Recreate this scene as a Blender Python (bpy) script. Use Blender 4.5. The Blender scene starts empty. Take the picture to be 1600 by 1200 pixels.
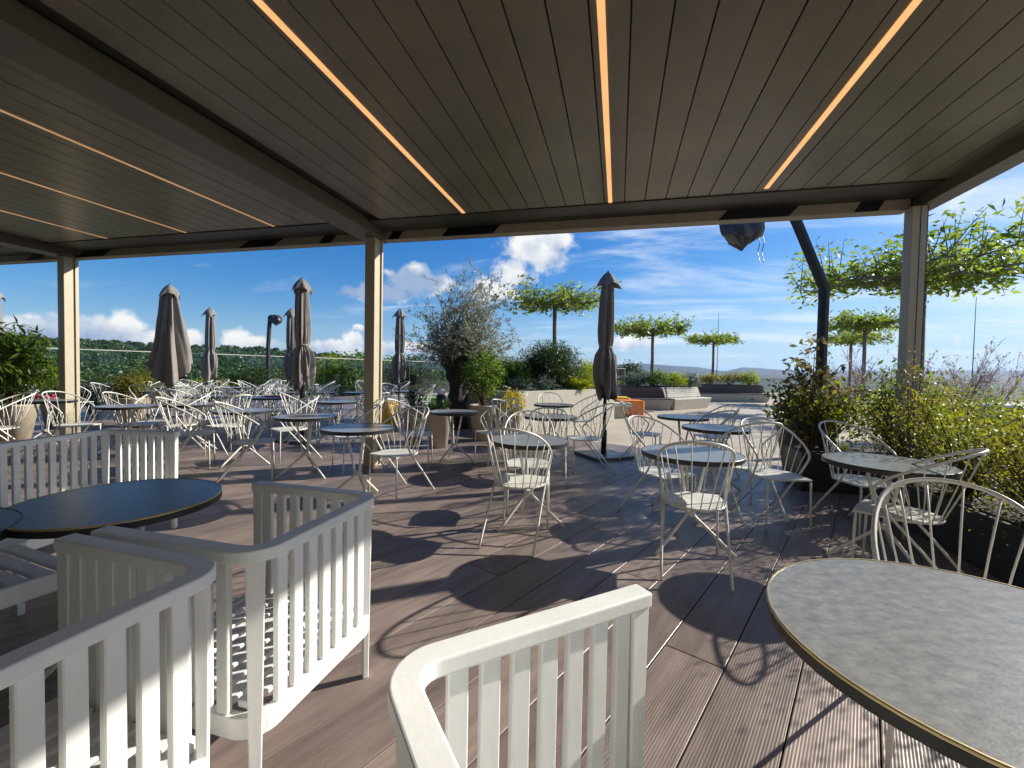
import bpy, math, random
import numpy as np
from mathutils import Vector, Matrix
random.seed(7); rng = np.random.default_rng(11)
R = math.radians
scn = bpy.context.scene
col = scn.collection

# ------------------------------------------------------------------ camera
F, H, PSI, PIT, ROLL = 680.0, 1.38, R(13.7), R(-1.77), 0.019
fwd = np.array([-math.sin(PSI)*math.cos(PIT), math.cos(PSI)*math.cos(PIT), math.sin(PIT)])
r0 = np.array([math.cos(PSI), math.sin(PSI), 0.0]); u0 = np.cross(r0, fwd)
upv = u0*math.cos(ROLL) - r0*math.sin(ROLL); rtv = r0*math.cos(ROLL) + u0*math.sin(ROLL)
CAM = np.array([0.0, 0.0, H])
def ray(x, y): return fwd + rtv*(x-800)/F - upv*(y-600)/F
def G(x, y, z=0.0):                       # pixel -> point on the level z
    d = ray(x, y); return CAM + d*(z-H)/d[2]
def AT(x, y, d): return CAM + ray(x, y)*d  # pixel -> point at depth d
cd = bpy.data.cameras.new('camera'); cam = bpy.data.objects.new('camera', cd); col.objects.link(cam)
cd.sensor_width = 36; cd.lens = 36*F/1600; cd.clip_start = .05; cd.clip_end = 30000
cam.matrix_world = Matrix(((rtv[0], upv[0], -fwd[0], 0), (rtv[1], upv[1], -fwd[1], 0), (rtv[2], upv[2], -fwd[2], H), (0, 0, 0, 1)))
scn.camera = cam

# ------------------------------------------------------------------ light
SUN_AZ, SUN_EL = R(54.0), R(26.0)          # azimuth from +Y towards +X
sdir = Vector((math.sin(SUN_AZ)*math.cos(SUN_EL), math.cos(SUN_AZ)*math.cos(SUN_EL), math.sin(SUN_EL)))
sl = bpy.data.lights.new('sun', 'SUN'); sl.energy = 3.7; sl.angle = R(.55); sl.color = (1, .935, .83)
so = bpy.data.objects.new('sun', sl); col.objects.link(so)
so.rotation_euler = sdir.to_track_quat('Z', 'Y').to_euler()
scn.cycles.max_bounces = 7; scn.cycles.diffuse_bounces = 3; scn.cycles.glossy_bounces = 3; scn.cycles.transmission_bounces = 3; scn.cycles.transparent_max_bounces = 8
scn.view_settings.view_transform = 'Standard'; scn.view_settings.look = 'None'
scn.view_settings.exposure = 1.12; scn.view_settings.gamma = 1; scn.view_settings.use_curve_mapping = False

w = bpy.data.worlds.new('World'); scn.world = w; w.use_nodes = True
nt = w.node_tree; N = nt.nodes; L = nt.links
for n in list(N): N.remove(n)
def nd(t, **k):
    n = N.new(t)
    for a, b in k.items(): setattr(n, a, b)
    return n
def mth(op, a, b=None, c=None):
    n = nd('ShaderNodeMath', operation=op)
    for i, v in enumerate((a, b, c)):
        if v is None: continue
        if isinstance(v, (int, float)): n.inputs[i].default_value = v
        else: L.new(v, n.inputs[i])
    return n.outputs[0]
def ramp01(v, lo, hi):
    n = nd('ShaderNodeMapRange', interpolation_type='SMOOTHSTEP')
    n.inputs['From Min'].default_value = lo; n.inputs['From Max'].default_value = hi
    L.new(v, n.inputs['Value']); return n.outputs[0]
sky = nd('ShaderNodeTexSky', sky_type='NISHITA'); sky.sun_disc = False
sky.sun_elevation = SUN_EL; sky.sun_rotation = SUN_AZ; sky.altitude = 300; sky.air_density = 1.0; sky.dust_density = .6; sky.ozone_density = 2.2
tc = nd('ShaderNodeTexCoord'); sep = nd('ShaderNodeSeparateXYZ'); L.new(tc.outputs['Generated'], sep.inputs[0])
zc = mth('MAXIMUM', sep.outputs[2], 0.0)
# wisps: noise on a high flat layer
den = mth('ADD', zc, .12)
cx = mth('DIVIDE', sep.outputs[0], den); cy = mth('DIVIDE', sep.outputs[1], den)
cmb = nd('ShaderNodeCombineXYZ'); L.new(cx, cmb.inputs[0]); L.new(mth('MULTIPLY', cy, 1.0), cmb.inputs[1])
mp = nd('ShaderNodeMapping'); mp.inputs['Rotation'].default_value = (0, 0, R(-20)); mp.inputs['Scale'].default_value = (.55, 1.5, 1); L.new(cmb.outputs[0], mp.inputs[0])
n1 = nd('ShaderNodeTexNoise'); n1.inputs['Scale'].default_value = 1.1; n1.inputs['Detail'].default_value = 9; n1.inputs['Roughness'].default_value = .62; n1.inputs['Distortion'].default_value = .6
L.new(mp.outputs[0], n1.inputs[0])
side = mth('ADD', mth('MULTIPLY', sep.outputs[0], .83), mth('MULTIPLY', sep.outputs[1], .3))   # more cirrus sunward
wisp = mth('MULTIPLY', ramp01(mth('ADD', n1.outputs[0], mth('MULTIPLY', side, .13)), .50, .78), ramp01(sep.outputs[2], .0, .05))
wisp = mth('MULTIPLY', wisp, .72)
# cumulus: round heaps at given directions, broken by noise
n2 = nd('ShaderNodeTexNoise'); n2.inputs['Scale'].default_value = 26; n2.inputs['Detail'].default_value = 8; n2.inputs['Roughness'].default_value = .58
L.new(tc.outputs['Generated'], n2.inputs[0])
n3 = nd('ShaderNodeTexNoise'); n3.inputs['Scale'].default_value = 9; n3.inputs['Detail'].default_value = 5
L.new(tc.outputs['Generated'], n3.inputs[0])
brk = mth('ADD', mth('MULTIPLY', mth('SUBTRACT', n2.outputs[0], .5), 1.5), mth('MULTIPLY', mth('SUBTRACT', n3.outputs[0], .5), .9))
cum = None; shade = None
HEAPS = [(835, 385, 64, 44, 0), (800, 425, 44, 30, 0), (872, 372, 26, 26, 0), (775, 455, 50, 26, 0), (650, 440, 50, 27, .75), (590, 458, 62, 16, .85), (688, 440, 24, 16, 0),
         (20, 520, 70, 32, .4), (120, 522, 90, 30, .35), (190, 514, 42, 32, 0), (225, 530, 30, 22, 0), (60, 540, 120, 26, .6), (370, 536, 26, 24, 0), (405, 540, 30, 16, 0),
         (300, 530, 22, 26, 0), (515, 543, 40, 15, 0), (553, 535, 18, 22, 0), (560, 512, 10, 7, 0), (640, 545, 60, 12, 0), (985, 535, 60, 14, .2)]
for (px, py, rx, ry, dk) in HEAPS:
    d = Vector(ray(px, py)).normalized()
    rgt = Vector((d.y, -d.x, 0)).normalized(); uu = rgt.cross(d)
    def dot(v):
        n = nd('ShaderNodeVectorMath', operation='DOT_PRODUCT'); L.new(tc.outputs['Generated'], n.inputs[0]); n.inputs[1].default_value = v; return n.outputs['Value']
    k = F*math.sqrt(1+((px-800)/F)**2+((py-600)/F)**2)
    a = mth('MULTIPLY', dot(rgt), k/rx); b = mth('MULTIPLY', dot(uu), k/ry)
    rr = mth('SQRT', mth('ADD', mth('MULTIPLY', a, a), mth('MULTIPLY', b, b)))
    fr = ramp01(dot(d), 0, .2)
    m = mth('MULTIPLY', mth('SUBTRACT', 1.15, rr), fr)
    cum = m if cum is None else mth('MAXIMUM', cum, m)
    s = mth('MULTIPLY', ramp01(m, 0, .5), mth('MINIMUM', mth('MAXIMUM', mth('SUBTRACT', dk + .30, mth('MULTIPLY', b, .55)), 0), 1))
    shade = s if shade is None else mth('MAXIMUM', shade, s)
shade = mth('MINIMUM', mth('MAXIMUM', mth('ADD', shade, mth('MULTIPLY', mth('SUBTRACT', n3.outputs[0], n2.outputs[0]), 1.6)), 0), .9)
cmask = ramp01(mth('ADD', cum, brk), .10, .62)
cmask = mth('MULTIPLY', mth('MULTIPLY', cmask, ramp01(cum, -.35, .1)), .88)
hs = nd('ShaderNodeHueSaturation'); hs.inputs['Saturation'].default_value = 1.45; hs.inputs['Value'].default_value = .92; L.new(sky.outputs[0], hs.inputs['Color'])
tint = nd('ShaderNodeVectorMath', operation='MULTIPLY'); L.new(hs.outputs[0], tint.inputs[0]); tint.inputs[1].default_value = (.42, .57, .82)
dn = nd('ShaderNodeVectorMath', operation='MULTIPLY_ADD'); L.new(tint.outputs[0], dn.inputs[0]); dn.inputs[1].default_value = (.06, .06, .06); dn.inputs[2].default_value = (1, 1, 1)
soft = nd('ShaderNodeVectorMath', operation='DIVIDE'); L.new(tint.outputs[0], soft.inputs[0]); L.new(dn.outputs[0], soft.inputs[1])
veil = nd('ShaderNodeMixRGB'); L.new(mth('MULTIPLY', ramp01(mth('ADD', zc, mth('MULTIPLY', side, -.10)), .20, -.10), .75), veil.inputs[0]); L.new(soft.outputs[0], veil.inputs[1]); veil.inputs[2].default_value = (2.2, 3.1, 4.2, 1)   # pale horizon air
mixw = nd('ShaderNodeMixRGB'); L.new(wisp, mixw.inputs[0]); L.new(veil.outputs[0], mixw.inputs[1]); mixw.inputs[2].default_value = (4.1, 4.5, 4.9, 1)
ccol = nd('ShaderNodeMixRGB'); L.new(shade, ccol.inputs[0]); ccol.inputs[1].default_value = (5.0, 4.85, 4.6, 1); ccol.inputs[2].default_value = (1.35, 1.9, 2.9, 1)
mixc = nd('ShaderNodeMixRGB'); L.new(cmask, mixc.inputs[0]); L.new(mixw.outputs[0], mixc.inputs[1]); L.new(ccol.outputs[0], mixc.inputs[2])
bg = nd('ShaderNodeBackground'); bg.inputs[1].default_value = .102; L.new(mixc.outputs[0], bg.inputs[0])
ow = nd('ShaderNodeOutputWorld'); L.new(bg.outputs[0], ow.inputs[0])

# ------------------------------------------------------------------ materials
def mat(name, base, rough=.6, metal=0.0, vary=.12, scale=8.0, bump=0.0, bscale=60.0, spec=.5, coords='Object', tint=None, rnd=0.0, stretch=(1, 1, 1)):
    m = bpy.data.materials.new(name); m.use_nodes = True
    t = m.node_tree; ns, lk = t.nodes, t.links; b = ns['Principled BSDF']
    b.inputs['Roughness'].default_value = rough; b.inputs['Metallic'].default_value = metal; b.inputs['Specular IOR Level'].default_value = spec
    c = ns.new('ShaderNodeTexCoord'); mpn = ns.new('ShaderNodeMapping'); mpn.inputs['Scale'].default_value = stretch; lk.new(c.outputs[coords], mpn.inputs[0])
    n = ns.new('ShaderNodeTexNoise'); n.inputs['Scale'].default_value = scale; n.inputs['Detail'].default_value = 6; n.inputs['Roughness'].default_value = .65
    lk.new(mpn.outputs[0], n.inputs[0])
    rp = ns.new('ShaderNodeValToRGB'); rp.color_ramp.elements[0].position = .3; rp.color_ramp.elements[1].position = .7
    t2 = tint or base
    rp.color_ramp.elements[0].color = tuple(max(0, v*(1-vary)) for v in base)+(1,)
    rp.color_ramp.elements[1].color = tuple(min(1, v*(1+vary)) for v in t2)+(1,)
    lk.new(n.outputs[0], rp.inputs[0]); out = rp.outputs[0]
    if rnd:
        oi = ns.new('ShaderNodeObjectInfo'); mr = ns.new('ShaderNodeMapRange'); mr.inputs['To Min'].default_value = 1-rnd; mr.inputs['To Max'].default_value = 1+rnd
        lk.new(oi.outputs['Random'], mr.inputs['Value']); hv = ns.new('ShaderNodeHueSaturation'); lk.new(mr.outputs[0], hv.inputs['Value']); lk.new(out, hv.inputs['Color']); out = hv.outputs[0]
    lk.new(out, b.inputs['Base Color'])
    if bump:
        nb = ns.new('ShaderNodeTexNoise'); nb.inputs['Scale'].default_value = bscale; nb.inputs['Detail'].default_value = 4; lk.new(mpn.outputs[0], nb.inputs[0])
        bp = ns.new('ShaderNodeBump'); bp.inputs['Strength'].default_value = bump; bp.inputs['Distance'].default_value = .01; lk.new(nb.outputs[0], bp.inputs['Height']); lk.new(bp.outputs[0], b.inputs['Normal'])
    return m
def leafmat(name, a, bcol, trans=.45, rough=.45, scale=2.5):
    m = bpy.data.materials.new(name); m.use_nodes = True
    t = m.node_tree; ns, lk = t.nodes, t.links; b = ns['Principled BSDF']; o = ns['Material Output']
    geo = ns.new('ShaderNodeNewGeometry'); n = ns.new('ShaderNodeTexNoise'); n.inputs['Scale'].default_value = scale; lk.new(geo.outputs['Position'], n.inputs[0])
    ad = ns.new('ShaderNodeMath'); ad.operation = 'ADD'; lk.new(n.outputs[0], ad.inputs[0])
    ri = ns.new('ShaderNodeMath'); ri.operation = 'MULTIPLY_ADD'; lk.new(geo.outputs['Random Per Island'], ri.inputs[0]); ri.inputs[1].default_value = .5; ri.inputs[2].default_value = -.25
    lk.new(ri.outputs[0], ad.inputs[1])
    rp = ns.new('ShaderNodeValToRGB'); rp.color_ramp.elements[0].position = .25; rp.color_ramp.elements[1].position = .78
    rp.color_ramp.elements[0].color = a+(1,); rp.color_ramp.elements[1].color = bcol+(1,)
    lk.new(ad.outputs[0], rp.inputs[0]); lk.new(rp.outputs[0], b.inputs['Base Color']); b.inputs['Roughness'].default_value = rough; b.inputs['Specular IOR Level'].default_value = .35
    tr = ns.new('ShaderNodeBsdfTranslucent'); br = ns.new('ShaderNodeHueSaturation'); br.inputs['Value'].default_value = 1.9; br.inputs['Saturation'].default_value = 1.1; lk.new(rp.outputs[0], br.inputs['Color']); lk.new(br.outputs[0], tr.inputs[0])
    mx = ns.new('ShaderNodeMixShader'); mx.inputs[0].default_value = trans; lk.new(b.outputs[0], mx.inputs[1]); lk.new(tr.outputs[0], mx.inputs[2]); lk.new(mx.outputs[0], o.inputs[0])
    return m
def emit(name, c, s):
    m = mat(name, c, .5); b = m.node_tree.nodes['Principled BSDF']; b.inputs['Emission Color'].default_value = c+(1,); b.inputs['Emission Strength'].default_value = s
    t = m.node_tree; ns, lk = t.nodes, t.links
    n = ns.new('ShaderNodeTexNoise'); n.inputs['Scale'].default_value = 2.2; cc = ns.new('ShaderNodeTexCoord'); lk.new(cc.outputs['Object'], n.inputs[0])
    mr = ns.new('ShaderNodeMapRange'); mr.inputs['To Min'].default_value = s*.75; mr.inputs['To Max'].default_value = s*1.25; lk.new(n.outputs[0], mr.inputs[0]); lk.new(mr.outputs[0], b.inputs['Emission Strength'])
    return m
M = {}
def deckmat():
    m = mat('composite_board', (.205, .158, .135), .5, vary=.28, scale=3.0, tint=(.235, .182, .157), rnd=.22, stretch=(.6, 4, 1))
    t = m.node_tree; ns, lk = t.nodes, t.links; b = ns['Principled BSDF']
    c = ns.new('ShaderNodeTexCoord'); sp = ns.new('ShaderNodeSeparateXYZ'); lk.new(c.outputs['Object'], sp.inputs[0])
    wv = ns.new('ShaderNodeMath'); wv.operation = 'MULTIPLY'; wv.inputs[1].default_value = 2*math.pi/.0105; lk.new(sp.outputs[1], wv.inputs[0])
    nz = ns.new('ShaderNodeTexNoise'); nz.inputs['Scale'].default_value = 1; mpn = ns.new('ShaderNodeMapping'); mpn.inputs['Scale'].default_value = (3, 120, 1); lk.new(c.outputs['Object'], mpn.inputs[0]); lk.new(mpn.outputs[0], nz.inputs[0])
    sn = ns.new('ShaderNodeMath'); sn.operation = 'SINE'; lk.new(wv.outputs[0], sn.inputs[0])
    ad = ns.new('ShaderNodeMath'); ad.operation = 'MULTIPLY_ADD'; lk.new(nz.outputs[0], ad.inputs[0]); ad.inputs[1].default_value = 2.2; lk.new(sn.outputs[0], ad.inputs[2])
    bp = ns.new('ShaderNodeBump'); bp.inputs['Strength'].default_value = .4; bp.inputs['Distance'].default_value = .0011; lk.new(ad.outputs[0], bp.inputs['Height']); lk.new(bp.outputs[0], b.inputs['Normal'])
    rr = ns.new('ShaderNodeTexNoise'); rr.inputs['Scale'].default_value = 1.7; geo = ns.new('ShaderNodeNewGeometry'); lk.new(geo.outputs['Position'], rr.inputs[0])
    mr = ns.new('ShaderNodeMapRange'); mr.inputs['To Min'].default_value = .27; mr.inputs['To Max'].default_value = .5; lk.new(rr.outputs[0], mr.inputs[0]); lk.new(mr.outputs[0], b.inputs['Roughness'])
    return m
M['deck'] = deckmat()
M['sub'] = mat('dark_underlay', (.012, .011, .010), .9)
M['pave'] = mat('pale_stone_paving', (.44, .38, .29), .75, vary=.14, scale=.9, bump=.15, bscale=40, coords='Object')
M['bronze'] = mat('bronze_aluminium', (.19, .172, .132), .34, metal=.1, vary=.16, scale=2.2, bump=.04, bscale=300)
M['beam'] = mat('dark_bronze_beam', (.05, .046, .038), .45, metal=.1, vary=.1, scale=4)
M['mid'] = mat('bronze_beam', (.115, .104, .082), .4, metal=.1, vary=.1, scale=3)
M['post'] = mat('champagne_aluminium', (.43, .375, .265), .45, metal=.0, vary=.05, scale=5)
M['tan'] = mat('tan_screen_box', (.30, .258, .195), .5, vary=.1, scale=3)
M['black'] = mat('black_panel_and_reflection', (.008, .008, .011), .3, vary=.2)
M['bounce_pane'] = mat('pale_bounce_pane', (.42, .40, .35), .25)  # unseen panes, given a pale tone to bounce fill light
M['led'] = emit('warm_led_strip', (1.0, .52, .21), .40)
M['led_dim'] = emit('dim_led_strip', (1.0, .58, .30), .16)
M['white'] = mat('white_painted_wood', (.80, .81, .79), .42, vary=.08, scale=5, bump=.05, bscale=60, stretch=(1, 1, .25))
M['wire'] = mat('cream_white_metal', (.70, .69, .62), .4, vary=.06, scale=14)
M['slate'] = mat('slate_stone_top', (.185, .195, .198), .28, vary=.22, scale=24, tint=(.24, .245, .238), bump=.06, bscale=90, stretch=(1, 1.5, 1))
M['skirt'] = mat('dark_table_edge', (.022, .021, .02), .4)
M['brass'] = mat('brass_edging', (.62, .50, .27), .35, metal=.7)
M['fabric'] = mat('taupe_parasol_fabric', (.215, .195, .178), .9, vary=.12, scale=6, bump=.3, bscale=240)
M['darkmetal'] = mat('dark_grey_metal', (.03, .03, .032), .45, metal=.3)
M['plate'] = mat('slate_base_plate', (.09, .10, .115), .35, vary=.2)
M['pot'] = mat('cream_pot', (.44, .385, .29), .7, vary=.07, scale=5, bump=.08)
M['greypot'] = mat('grey_pot', (.17, .165, .135), .7, vary=.1)
M['blackpot'] = mat('black_planter', (.02, .02, .02), .5)
M['soil'] = mat('dark_soil', (.03, .022, .015), .95, bump=.6, bscale=30)
M['wall'] = mat('beige_render_wall', (.40, .375, .31), .85, vary=.06, scale=3, bump=.1, bscale=120)
M['orange'] = mat('orange_block', (.82, .23, .03), .6)
M['yellow'] = mat('yellow_block', (.85, .50, .04), .6)
M['green'] = mat('lime_green_block', (.22, .55, .05), .6)
M['shadewood'] = mat('shaded_grey_slat', (.12, .088, .072), .75, vary=.2, scale=6, rnd=.12)  # shaded side of the bench put into the slat colour
M['palewood'] = mat('pale_bench_slat', (.62, .58, .50), .7, vary=.1, scale=6, rnd=.06)  # sunlit side of the bench put into the colour; also rails, low table
M['bark'] = mat('dark_bark', (.034, .026, .02), .95, vary=.5, scale=9, bump=1.0, bscale=14)
M['trunk'] = mat('grey_trunk', (.20, .165, .125), .9, vary=.25, scale=10, bump=.5, bscale=40)
M['twig'] = mat('brown_twig', (.09, .06, .04), .9)
M['olivetwig'] = mat('grey_olive_twig', (.17, .15, .12), .9)
M['bag'] = mat('dark_plastic_bag', (.045, .045, .058), .38, vary=.3, bump=.5, bscale=20)
M['pink'] = mat('pink_petal', (.75, .06, .28), .6)
M['red'] = mat('dark_red_folder', (.45, .05, .08), .5)
M['roofwhite'] = mat('white_roof_sheet', (.75, .76, .76), .5, scale=.3)
M['lf_plane'] = leafmat('parasol_tree_leaf', (.085, .135, .022), (.215, .265, .05), .55)
M['lf_olive'] = leafmat('olive_leaf', (.14, .155, .105), (.30, .31, .24), .35)
M['lf_dark'] = leafmat('dark_green_leaf', (.02, .042, .014), (.06, .095, .022), .3)
M['lf_mid'] = leafmat('mid_green_leaf', (.045, .085, .016), (.125, .17, .03), .58)
M['lf_lime'] = leafmat('lime_leaf', (.10, .15, .015), (.24, .26, .03), .58)
M['lf_gold'] = leafmat('golden_olive_leaf', (.075, .075, .016), (.21, .19, .032), .58)
M['lf_bush'] = leafmat('olive_green_leaf', (.06, .075, .016), (.16, .175, .035), .55)
M['lf_bronze'] = leafmat('bronze_green_leaf', (.05, .06, .022), (.15, .11, .04), .58)
M['lf_lilac'] = leafmat('lilac_grey_sprig', (.16, .12, .14), (.30, .23, .27), .3)
M['lf_grey'] = leafmat('grey_green_leaf', (.05, .08, .06), (.12, .16, .13), .3)
M['lf_yel'] = leafmat('yellow_leaf', (.30, .25, .03), (.5, .42, .06), .4)
M['forest'] = leafmat('forest_leaf', (.026, .058, .016), (.075, .125, .03), .2, scale=.05)
M['field'] = mat('valley_grass', (.07, .12, .03), .95, vary=.5, scale=.02, tint=(.13, .15, .05), coords='Object')
M['farhill'] = mat('far_hill_woods', (.018, .032, .03), .95, vary=.4, scale=.01)
mg = bpy.data.materials.new('clear_glass'); mg.use_nodes = True
_t = mg.node_tree; _b = _t.nodes['Principled BSDF']; _o = _t.nodes['Material Output']
_tr = _t.nodes.new('ShaderNodeBsdfTransparent'); _tr.inputs[0].default_value = (.90, .95, .93, 1); _gl = _t.nodes.new('ShaderNodeBsdfGlossy'); _gl.inputs['Roughness'].default_value = .03
_fr = _t.nodes.new('ShaderNodeFresnel'); _fr.inputs[0].default_value = 1.35
_mx = _t.nodes.new('ShaderNodeMixShader'); _t.links.new(_fr.outputs[0], _mx.inputs[0]); _t.links.new(_tr.outputs[0], _mx.inputs[1]); _t.links.new(_gl.outputs[0], _mx.inputs[2]); _t.links.new(_mx.outputs[0], _o.inputs[0])
M['glass'] = mg

# ------------------------------------------------------------------ mesh helpers
class MB:
    def __init__(s): s.v = []; s.f = []
    def box(s, x0, x1, y0, y1, z0, z1):
        n = len(s.v); s.v += [(x0, y0, z0), (x1, y0, z0), (x1, y1, z0), (x0, y1, z0), (x0, y0, z1), (x1, y0, z1), (x1, y1, z1), (x0, y1, z1)]
        s.f += [tuple(n+i for i in q) for q in ((0, 3, 2, 1), (4, 5, 6, 7), (0, 1, 5, 4), (1, 2, 6, 5), (2, 3, 7, 6), (3, 0, 4, 7))]; return s
    def hexa(s, lo, hi):                    # two quads of 4 points
        n = len(s.v); s.v += [tuple(p) for p in lo]+[tuple(p) for p in hi]
        s.f += [tuple(n+i for i in q) for q in ((0, 3, 2, 1), (4, 5, 6, 7), (0, 1, 5, 4), (1, 2, 6, 5), (2, 3, 7, 6), (3, 0, 4, 7))]; return s
    def tube(s, pts, r, n=6, closed=False):
        pts = [Vector(p) for p in pts]; m = len(pts); rs = r if hasattr(r, '__len__') else [r]*m
        base = len(s.v); prev = None
        for i, p in enumerate(pts):
            if closed: t = (pts[(i+1) % m]-pts[i-1]).normalized()
            else: t = (pts[min(i+1, m-1)]-pts[max(i-1, 0)]).normalized()
            if prev is None:
                a = Vector((0, 0, 1)) if abs(t.z) < .9 else Vector((1, 0, 0)); x = t.cross(a).normalized()
            else:
                x = (prev-t*prev.dot(t)); x = x.normalized() if x.length > 1e-6 else t.orthogonal().normalized()
            prev = x; y = t.cross(x)
            for k in range(n):
                a = 2*math.pi*k/n; s.v.append(tuple(p+(x*math.cos(a)+y*math.sin(a))*rs[i]))
        for i in range(m if closed else m-1):
            j = (i+1) % m
            for k in range(n):
                k2 = (k+1) % n; s.f.append((base+i*n+k, base+i*n+k2, base+j*n+k2, base+j*n+k))
        if not closed:
            s.f.append(tuple(base+k for k in range(n))[::-1]); s.f.append(tuple(base+(m-1)*n+k for k in range(n)))
        return s
    def lathe(s, prof, n=24, fn=None, c=(0, 0), ring=False):
        base = len(s.v); m = len(prof)
        for i, (r, z) in enumerate(prof):
            for k in range(n):
                a = 2*math.pi*k/n; q = fn(a, i, r, z) if fn else (r, z)
                s.v.append((c[0]+q[0]*math.cos(a), c[1]+q[0]*math.sin(a), q[1]))
        for i in range(m-1):
            for k in range(n):
                k2 = (k+1) % n; s.f.append((base+i*n+k, base+i*n+k2, base+(i+1)*n+k2, base+(i+1)*n+k))
        if ring:
            for k in range(n): k2 = (k+1) % n; s.f.append((base+(m-1)*n+k, base+(m-1)*n+k2, base+k2, base+k))
        else: s.f.append(tuple(base+k for k in range(n))[::-1]); s.f.append(tuple(base+(m-1)*n+k for k in range(n)))
        return s
    def strip(s, path, w, z0, z1):          # rectangular section swept along a flat path
        pts = [Vector((p[0], p[1], 0)) for p in path]; m = len(pts); base = len(s.v)
        for i, p in enumerate(pts):
            t = (pts[min(i+1, m-1)]-pts[max(i-1, 0)]).normalized(); nn = Vector((-t.y, t.x, 0))*w/2
            s.v += [(p.x-nn.x, p.y-nn.y, z0), (p.x+nn.x, p.y+nn.y, z0), (p.x+nn.x, p.y+nn.y, z1), (p.x-nn.x, p.y-nn.y, z1)]
        for i in range(m-1):
            for k in range(4):
                k2 = (k+1) % 4; s.f.append((base+i*4+k, base+(i+1)*4+k, base+(i+1)*4+k2, base+i*4+k2))
        s.f.append((base, base+1, base+2, base+3)); e = base+(m-1)*4; s.f.append((e+3, e+2, e+1, e)); return s
    def mesh(s, name, m, smooth=False):
        me = bpy.data.meshes.new(name); me.from_pydata(s.v, [], s.f); me.materials.append(m)
        if smooth: me.polygons.foreach_set('use_smooth', [True]*len(me.polygons))
        me.update(); return me
def obj(name, me, parent=None, loc=None, rz=None):
    o = bpy.data.objects.new(name, me); col.objects.link(o)
    if parent is not None: o.parent = parent
    if loc is not None: o.location = loc
    if rz is not None: o.rotation_euler = (0, 0, rz)
    return o
def part(name, mb, m, parent, smooth=False): return obj(name, mb.mesh(name, M[m], smooth), parent)
def tag(o, label, cat, group=None):
    o['label'] = label; o['category'] = cat
    if group: o['group'] = group
    return o
def thing(name, label, cat, loc=(0, 0, 0), rz=0, group=None):
    o = obj(name, None, None, loc, rz); o.empty_display_size = .1; return tag(o, label, cat, group)
def struct(name, me): o = obj(name, me); o['kind'] = 'structure'; return o
def copy_tree(o, parent=None):
    c = o.copy(); col.objects.link(c)
    if parent is not None: c.parent = parent
    for ch in list(o.children): copy_tree(ch, c)
    return c
def bevel(o, wdt=.004, seg=2):
    b = o.modifiers.new('bevel', 'BEVEL'); b.width = wdt; b.segments = seg; b.limit_method = 'ANGLE'; return o
# leaves: a cloud of small folded blades as one mesh
def leaves(name, P, size, aspect, m, parent, nrm=None, droop=.0, jitter=1.0, dirs=None):
    P = np.asarray(P, float); n = len(P)
    size = np.broadcast_to(np.asarray(size, float), (n,))*rng.uniform(.65, 1.3, n)
    d = rng.normal(size=(n, 3)) if dirs is None else np.asarray(dirs)+rng.normal(size=(n, 3))*.45*jitter
    d[:, 2] -= droop; d /= np.linalg.norm(d, axis=1)[:, None]+1e-9
    q = rng.normal(size=(n, 3))*jitter
    if nrm is not None: q = q*.6+nrm*1.2
    else: q[:, 2] += .8
    s = np.cross(d, q); s /= np.linalg.norm(s, axis=1)[:, None]+1e-9
    up = np.cross(s, d)
    hl = d*size[:, None]*.5; hw = s*(size*aspect*.5)[:, None]; bend = up*(size*.10)[:, None]
    V = np.stack([P-hl, P-hl*.1+hw+bend, P+hl, P-hl*.1-hw+bend], 1).reshape(-1, 3)
    me = bpy.data.meshes.new(name); me.vertices.add(4*n); me.vertices.foreach_set('co', V.ravel())
    me.loops.add(4*n); me.loops.foreach_set('vertex_index', np.arange(4*n, dtype=np.int32))
    me.polygons.add(n); me.polygons.foreach_set('loop_start', np.arange(0, 4*n, 4, dtype=np.int32)); me.polygons.foreach_set('loop_total', np.full(n, 4, np.int32))
    me.materials.append(M[m]); me.update(calc_edges=True); me.validate()
    return obj(name, me, parent)

# ------------------------------------------------------------------ ground, terrace, deck
A = R(25.5); UX, UY = math.cos(A), -math.sin(A)      # across the boards
VX, VY = math.sin(A), math.cos(A)                    # along the boards
def uv(u, v): return (u*UX+v*VX, u*UY+v*VY)
mb = MB()
for (ua, ub, va, vb) in ((-19.6, 46, -12, 40),):
    pts = [uv(ua, va), uv(ub, va), uv(ub, vb), uv(ua, vb)]
    mb.hexa([(p[0], p[1], -.6) for p in pts], [(p[0], p[1], -.004) for p in pts])
struct('terrace_paving', mb.mesh('terrace_paving', M['pave']))
# deck
U0, U1, VEND = -18.9, 5.6, 7.55; PW = .273
deck = struct('deck', None); deck.empty_display_size = .1
mb = MB()
for (ua, ub, va, vb) in ((U0, -5.95, -5.5, 15.5), (-5.95, U1, -5.5, VEND)):
    pts = [uv(ua, va), uv(ub, va), uv(ub, vb), uv(ua, vb)]
    mb.hexa([(p[0], p[1], -.002) for p in pts], [(p[0], p[1], .019) for p in pts])
part('underlay', mb, 'sub', deck)
DZ = .03                                             # board top above underlay; whole deck top sits at DZ
bm_by_len = {}
for ln in (.6, 1.2, 1.8, 2.4, 3.0):
    m_ = MB(); h = PW/2-.003; b = .0015
    m_.hexa([(0, -h, .0192), (ln-.006, -h, .0192), (ln-.006, h, .0192), (0, h, .0192)], [(0, -h, DZ-b), (ln-.006, -h, DZ-b), (ln-.006, h, DZ-b), (0, h, DZ-b)])
    m_.hexa([(0, -h, DZ-b), (ln-.006, -h, DZ-b), (ln-.006, h, DZ-b), (0, h, DZ-b)], [(b, -h+b, DZ), (ln-.006-b, -h+b, DZ), (ln-.006-b, h-b, DZ), (b, h-b, DZ)])
    bm_by_len[round(ln, 1)] = m_
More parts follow.
